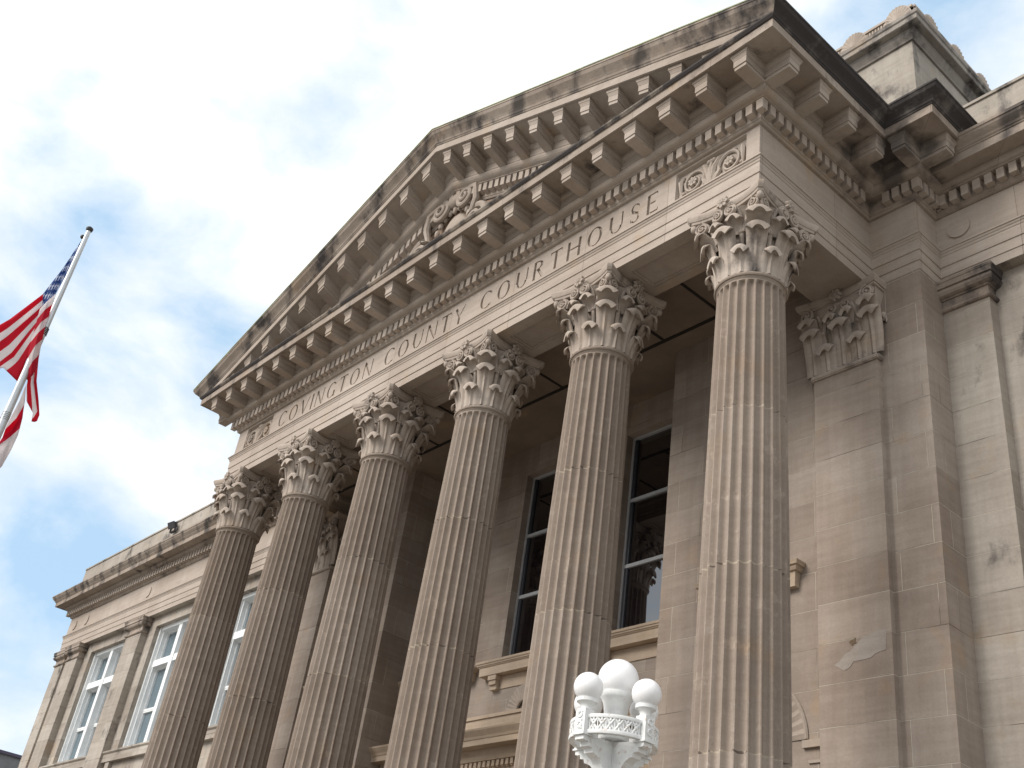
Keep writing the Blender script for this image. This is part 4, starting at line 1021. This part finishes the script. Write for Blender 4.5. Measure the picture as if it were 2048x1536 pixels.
for q in range(4):
    a = q * pi / 2; R4 = Matrix.Rotation(a, 4, 'Z')
    m = MB(); m.box(RP - .05, RP + .062, -.055, .055, ZR0 - .02, ZR1 + .062, R4); m.box(RP - .06, RP + .072, -.065, .065, ZR0 - .035, ZR0 - .0205, R4)
    for k, (sc_) in enumerate(((-1), 1)):    # scrolled ornament on the outer face
        pts = [R4 @ Vector((RP + .064, sc_ * .024 * cos(i * .55), -.50 + k * .085 + .024 * sin(i * .55))) for i in range(13)]; m.tube(pts, .0075, 5)
    for i in range(5): m.sphere(R4 @ Vector((RP + .064, .022 * (-1) ** i, -.53 + .034 * i)), .010, 6, 4)
    post = lp(m, 'post', MT['lampwhite'])
    m = MB(); c = (RP * cos(a), RP * sin(a), 0)
    m.lathe([(.05, ZR1 + .062), (.046, ZR1 + .085), (.055, ZR1 + .105), (.082, ZR1 + .122), (.088, ZR1 + .125), (.088, ZR1 + .155), (.07, ZR1 + .16)], 28, c)
    for i in range(3):
        b = a + i * 2.1 + .5; m.sphere((c[0] + .083 * cos(b), c[1] + .083 * sin(b), ZR1 + .145), .008, 6, 4)
    lp(m, 'globe_fitter', MT['lampwhite'], None, True)
    m = MB(); m.sphere((c[0], c[1], ZR1 + .255), .126, 32, 18); lp(m, 'globe', MT['globe'], None, True)
    # stepped scroll bracket
    m = MB(); w = .05
    out_ = [(.035, -.545), (RP + .05, -.582), (RP + .05, -.615), (RP - .01, -.62), (RP - .015, -.655), (RP - .06, -.66), (RP - .07, -.695), (RP - .10, -.70), (RP - .15, -.725), (.165, -.76), (.145, -.80), (.14, -.845), (.15, -.875), (.105, -.885), (.09, -.94), (.04, -1.03)]
    n = len(out_); v = [R4 @ Vector((x, s * w / (1.0 if x > .1 else 1.4), z)) for s in (-1, 1) for x, z in out_]
    m.add(v, [tuple(range(n)), tuple(range(n, 2 * n))] + [(i, (i + 1) % n, (i + 1) % n + n, i + n) for i in range(n)])
    rim = [R4 @ Vector((x, 0, z)) for x, z in out_[1:]]
    m.tube([R4 @ Vector((RP + .02, -.05, -.598)), R4 @ Vector((RP + .02, .05, -.598))], .024, 10); m.tube([R4 @ Vector((.155, -.045, -.86)), R4 @ Vector((.155, .045, -.86))], .02, 10)
    lp(m, 'bracket', MT['lampwhite'])
m = MB(); zb = ZG - LZ
m.lathe([(.20, zb), (.20, zb + .5), (.16, zb + .55), (.11, zb + .7), (.085, zb + 1.0), (.065, zb + 3.3), (.06, -1.0), (.075, -.98), (.075, -.94), (.056, -.93), (.052, -.79), (.058, -.785), (.058, -.76), (.046, -.75), (.044, -.70), (.05, -.695), (.05, -.675), (.042, -.67), (.042, -.63), (.046, -.625), (.046, -.61), (.04, -.605), (.04, -.52)], 28)
for k in range(12):
    a = 2 * pi * k / 12; m.tube([(.055 * cos(a), .055 * sin(a), -.93), (.05 * cos(a), .05 * sin(a), -.76)], .008, 5)
lp(m, 'post_shaft', MT['lampwhite'], None, True)

# ------------------------------------------------------------------ flagpole and flags
FX, FY, FZ = 3.286, -6.397, 13.337
MT['alu'] = flat('silver_pole', (0.55, 0.58, 0.60), 0.35, 0.5, metal=0.35, var=0.05)
MT['finial'] = flat('dark_finial', (0.05, 0.05, 0.055), 0.5)
fp = empty('flagpole', (FX, FY, ZG)); tag(fp, 'tall silver flagpole with a dark cap at its top, left of the portico', 'flagpole')
m = MB(); m.lathe([(.095, 0), (.095, 4), (.075, 10), (.045, FZ - ZG)], 24); o = m.build('pole', MT['alu'], fp, True)
m = MB(); m.lathe([(.045, FZ - ZG), (.055, FZ - ZG + .01), (.07, FZ - ZG + .05), (.072, FZ - ZG + .08), (.045, FZ - ZG + .11), (.01, FZ - ZG + .12)], 16); m.sphere((-.12, -.04, FZ - ZG - .10), .05, 8, 6); o = m.build('finial', MT['finial'], fp, True)
CAMP = Vector(cam.location); CR = cam.rotation_euler.to_matrix(); FPX = 2189.68
def at(u, v, depth_scale):
    """point of the world that lies on the flag's own sheet (a vertical plane through the pole, facing the street)"""
    d = CR @ Vector(((u - 1024) / FPX, -(v - 768) / FPX, -1)); 
    base = (Vector((FX, FY, 0)) - CAMP); nrm = Vector((base.x, base.y, 0)).normalized()
    t = (base.x * nrm.x + base.y * nrm.y + depth_scale) / (d.x * nrm.x + d.y * nrm.y); return CAMP + d * t
def flagmat(name, kind):
    m, t, b = nodes(name)
    uv = N(t, 'ShaderNodeUVMap').outputs[0]; s = N(t, 'ShaderNodeSeparateXYZ', {0: uv}).outputs
    if kind == 'us':
        k = M(t, 'FLOOR', M(t, 'MULTIPLY', s[1], 13.0)); odd = M(t, 'MODULO', k, 2.0)
        col = mix(t, odd, (0.68, 0.02, 0.055), (0.86, 0.82, 0.82))
        can = M(t, 'MULTIPLY', M(t, 'LESS_THAN', s[0], 0.40), M(t, 'LESS_THAN', s[1], 7 / 13))
        # stars on a staggered lattice
        gx = M(t, 'MULTIPLY', s[0], 5.5 / 0.40); gy = M(t, 'MULTIPLY', s[1], 9.0 / (7 / 13)); row = M(t, 'MODULO', M(t, 'FLOOR', gy), 2.0)
        fx = M(t, 'SUBTRACT', M(t, 'FRACT', M(t, 'ADD', gx, M(t, 'MULTIPLY', row, 0.5))), 0.5); fy = M(t, 'SUBTRACT', M(t, 'FRACT', gy), 0.5)
        ang = M(t, 'ARCTAN2', fy, fx); r = M(t, 'SQRT', M(t, 'ADD', M(t, 'MULTIPLY', fx, fx), M(t, 'MULTIPLY', M(t, 'MULTIPLY', fy, fy), 0.5)))
        lim = M(t, 'ADD', 0.25, M(t, 'MULTIPLY', M(t, 'COSINE', M(t, 'MULTIPLY', ang, 5.0)), 0.09))
        star = M(t, 'LESS_THAN', r, lim)
        cc_ = mix(t, star, (0.06, 0.13, 0.36), (0.72, 0.76, 0.84)); col = mix(t, can, col, cc_)
    else:
        a = M(t, 'ABSOLUTE', M(t, 'SUBTRACT', s[0], s[1])); bb = M(t, 'ABSOLUTE', M(t, 'SUBTRACT', M(t, 'ADD', s[0], s[1]), 1.0))
        x = M(t, 'LESS_THAN', M(t, 'MINIMUM', a, bb), 0.16); col = mix(t, x, (0.84, 0.80, 0.80), (0.68, 0.02, 0.07))
    t.links.new(col, b.inputs['Base Color']); b.inputs['Roughness'].default_value = 0.85
    tr = t.nodes.new('ShaderNodeBsdfTranslucent'); t.links.new(col, tr.inputs[0]); mxs = t.nodes.new('ShaderNodeMixShader'); mxs.inputs[0].default_value = 0.62
    t.links.new(b.outputs[0], mxs.inputs[1]); t.links.new(tr.outputs[0], mxs.inputs[2]); t.links.new(mxs.outputs[0], t.nodes['Material Output'].inputs[0])
    return m
def cloth(name, rows, uvrows, mat, label, cat, sub=5):
    """rows of control points (px, py, depth) with matching (u, v), bilinearly refined, folds added in depth"""
    R_, U_ = [], []
    nr, nc = len(rows), len(rows[0])
    for i in range((nr - 1) * sub + 1):
        a, fa = divmod(i, sub); a2 = min(a, nr - 2); fa = (i - a2 * sub) / sub; r, q = [], []
        for j in range((nc - 1) * sub + 1):
            b2 = min(j // sub, nc - 2); fb = (j - b2 * sub) / sub
            def L_(T, k): 
                p = T[a2][b2][k] * (1 - fa) * (1 - fb) + T[a2 + 1][b2][k] * fa * (1 - fb) + T[a2][b2 + 1][k] * (1 - fa) * fb + T[a2 + 1][b2 + 1][k] * fa * fb; return p
            u, v = L_(uvrows, 0), L_(uvrows, 1)
            dep = L_(rows, 2) + 0.05 * sin(9 * u + 5 * v) + 0.03 * sin(21 * u - 11 * v)
            r.append(at(L_(rows, 0), L_(rows, 1), dep)); q.append((u, v))
        R_.append(r); U_.append(q)
    vs = [p for r in R_ for p in r]; us = [p for r in U_ for p in r]; nc2 = len(R_[0])
    fs = [(i * nc2 + j, i * nc2 + j + 1, (i + 1) * nc2 + j + 1, (i + 1) * nc2 + j) for i in range(len(R_) - 1) for j in range(nc2 - 1)]
    return vs, us, fs
def make_flag(name, patches, mat, label, cat):
    V, U, Fc = [], [], []
    for rows, uv in patches:
        v, u, f = cloth(name, rows, uv, mat, label, cat); n = len(V); V += v; U += u; Fc += [tuple(i + n for i in q) for q in f]
    org = V[0].copy(); me = bpy.data.meshes.new(name); me.from_pydata([tuple(p - org) for p in V], [], Fc)
    ul = me.uv_layers.new(name='UVMap')
    for lp_ in me.loops: ul.data[lp_.index].uv = U[lp_.vertex_index]
    for p in me.polygons: p.use_smooth = True
    me.materials.append(mat); o = bpy.data.objects.new(name, me); COL.objects.link(o); o.location = org
    so_ = o.modifiers.new('thickness', 'SOLIDIFY'); so_.thickness = 0.006; so_.offset = 0
    tag(o, label, cat); return o
US = flagmat('us_flag_cloth', 'us'); AL = flagmat('white_flag_cloth', 'al')
p1 = ([[(163, 481, 0), (125, 538, .1), (86, 588, .2), (20, 638, .3), (-70, 690, .3)],
       [(150, 510, 0), (120, 562, .1), (84, 612, .25), (14, 672, .35), (-70, 735, .3)],
       [(133, 548, 0), (110, 590, .1), (76, 640, .25), (22, 705, .3), (-25, 745, .3)],
       [(118, 575, 0), (98, 612, .1), (66, 665, .2), (30, 718, .3), (6, 735, .3)],
       [(106, 598, 0), (90, 634, .05), (66, 690, .15), (52, 722, .2), (36, 764, .25)]],
      [[(0, 0.0), (0.2, 0.0), (0.40, 0.0), (0.65, 0.0), (1.0, 0.0)],
       [(0, 0.17), (0.2, 0.17), (0.405, 0.15), (0.65, 0.15), (1.0, 0.16)],
       [(0, 0.34), (0.2, 0.34), (0.41, 0.30), (0.65, 0.30), (0.9, 0.32)],
       [(0, 0.46), (0.2, 0.46), (0.42, 0.42), (0.65, 0.42), (0.85, 0.44)],
       [(0, 0.53), (0.2, 0.54), (0.45, 0.52), (0.6, 0.54), (0.8, 0.54)]])
p2 = ([[(112, 588, -.06), (97, 600, -.12), (80, 618, -.05)],
       [(100, 625, -.10), (84, 640, -.2), (68, 662, -.1)],
       [(90, 655, -.1), (76, 672, -.22), (60, 690, -.1)],
       [(82, 690, -.1), (66, 712, -.2), (52, 735, -.05)],
       [(74, 735, -.05), (64, 752, -.1), (54, 760, 0)]],
      [[(0.36, 0.56), (0.43, 0.56), (0.5, 0.56)],
       [(0.36, 0.66), (0.43, 0.68), (0.5, 0.68)],
       [(0.36, 0.78), (0.43, 0.80), (0.5, 0.79)],
       [(0.36, 0.88), (0.43, 0.90), (0.5, 0.88)],
       [(0.36, 0.99), (0.43, 0.99), (0.5, 0.98)]])
p3 = ([[(80, 688, .1), (70, 700, .2), (58, 716, .1)],
       [(76, 728, .1), (68, 736, .25), (58, 745, .1)],
       [(73, 762, .1), (66, 766, .2), (53, 772, .1)],
       [(77, 800, .1), (70, 800, .15), (53, 802, .1)],
       [(79, 830, .1), (74, 822, .12), (66, 826, .1)],
       [(74, 842, .1), (69, 844, .12), (63, 843, .1)]],
      [[(0.5, 0.99), (0.5, 0.90), (0.5, 0.80)], [(0.6, 0.99), (0.6, 0.90), (0.6, 0.78)], [(0.7, 0.99), (0.7, 0.9), (0.7, 0.76)],
       [(0.8, 0.99), (0.8, 0.9), (0.8, 0.76)], [(0.9, 0.99), (0.9, 0.92), (0.9, 0.86)], [(1, 0.99), (1, 0.97), (1, 0.95)]])
make_flag('striped_flag', [p1, p2, p3], US, 'red and white striped flag with a blue starred canton, drooping from the flagpole', 'flag')
q1 = ([[(52, 768, .1), (40, 800, .1), (24, 830, .05)],
       [(50, 800, .1), (34, 830, .15), (14, 850, .1)],
       [(45, 835, .1), (28, 855, .2), (5, 875, .1)],
       [(36, 870, .1), (16, 885, .2), (-12, 900, .1)],
       [(22, 900, .1), (5, 915, .2), (-30, 930, .1)],
       [(4, 932, .1), (-8, 945, .2), (-40, 960, .1)]],
      [[(0.02, 0.37), (0.01, .37), (0.0, .37)], [(0.05, 0.27), (0.05, .27), (0.05, .27)], [(0.15, 0.15), (0.16, .15), (0.15, 0.17)],
       [(0.35, 0.10), (0.35, 0.1), (0.32, 0.1)], [(0.5, 0.1), (0.5, 0.1), (0.5, 0.1)], [(.55, .1), (.55, .1), (.55, .1)]])
make_flag('white_flag', [q1], AL, 'white flag with a crimson cross, hanging limp below the striped flag', 'flag')
for i, zz in enumerate((10.76, 8.85)):
    m = MB()
    for k in range(5): m.lathe([(.066, k * .035), (.078, k * .035 + .01), (.066, k * .035 + .02)], 12, (0, 0, zz - ZG), cap=False)
    m.tube([(.05, 0, zz - ZG + .05), (-.1, -.1, zz - ZG + .02), (-.18, -.05, zz - ZG - .1)], .02, 6)
    m.build('halyard_clip', MT['finial'], fp, True)

# ------------------------------------------------------------------ small floodlight on the wing parapet, neighbouring building
fl = empty('floodlight', (-11.75, YPA - .12, 14.55)); tag(fl, 'small black floodlight at the edge of the left wing parapet', 'floodlight'); fl.scale = (0.72, 0.72, 0.72)
m = MB(); R4 = Matrix.Rotation(radians(25), 4, 'X') @ Matrix.Rotation(radians(15), 4, 'Z'); m.box(-.20, .20, -.16, .02, -.12, .14, R4); m.box(-.23, .23, -.20, -.162, -.15, .17, R4)
m.build('housing', MT['finial'], fl)
m = MB(); m.box(-.25, -.235, -.05, .03, -.32, .05); m.box(.235, .25, -.05, .03, -.32, .05); m.box(-.25, .25, -.05, .10, -.335, -.32); m.build('bracket', MT['finial'], fl)
nb = empty('neighbouring_building', (-42, 12, ZG)); tag(nb, 'flat roofed grey building with a dark coping, behind the left end of the courthouse', 'building')
greyw = flat('grey_render', (0.20, 0.205, 0.215), 0.9, var=0.15, scale=1.5); cop = flat('dark_coping', (0.10, 0.09, 0.13), 0.7)
m = MB(); m.box(-8, 8.1, -25, 18, 0, 9.92 - ZG); m.build('wall', greyw, nb)
m = MB(); m.box(-8.1, 8.2, -25.1, 18.1, 9.921 - ZG, 10.06 - ZG); m.build('coping', cop, nb)
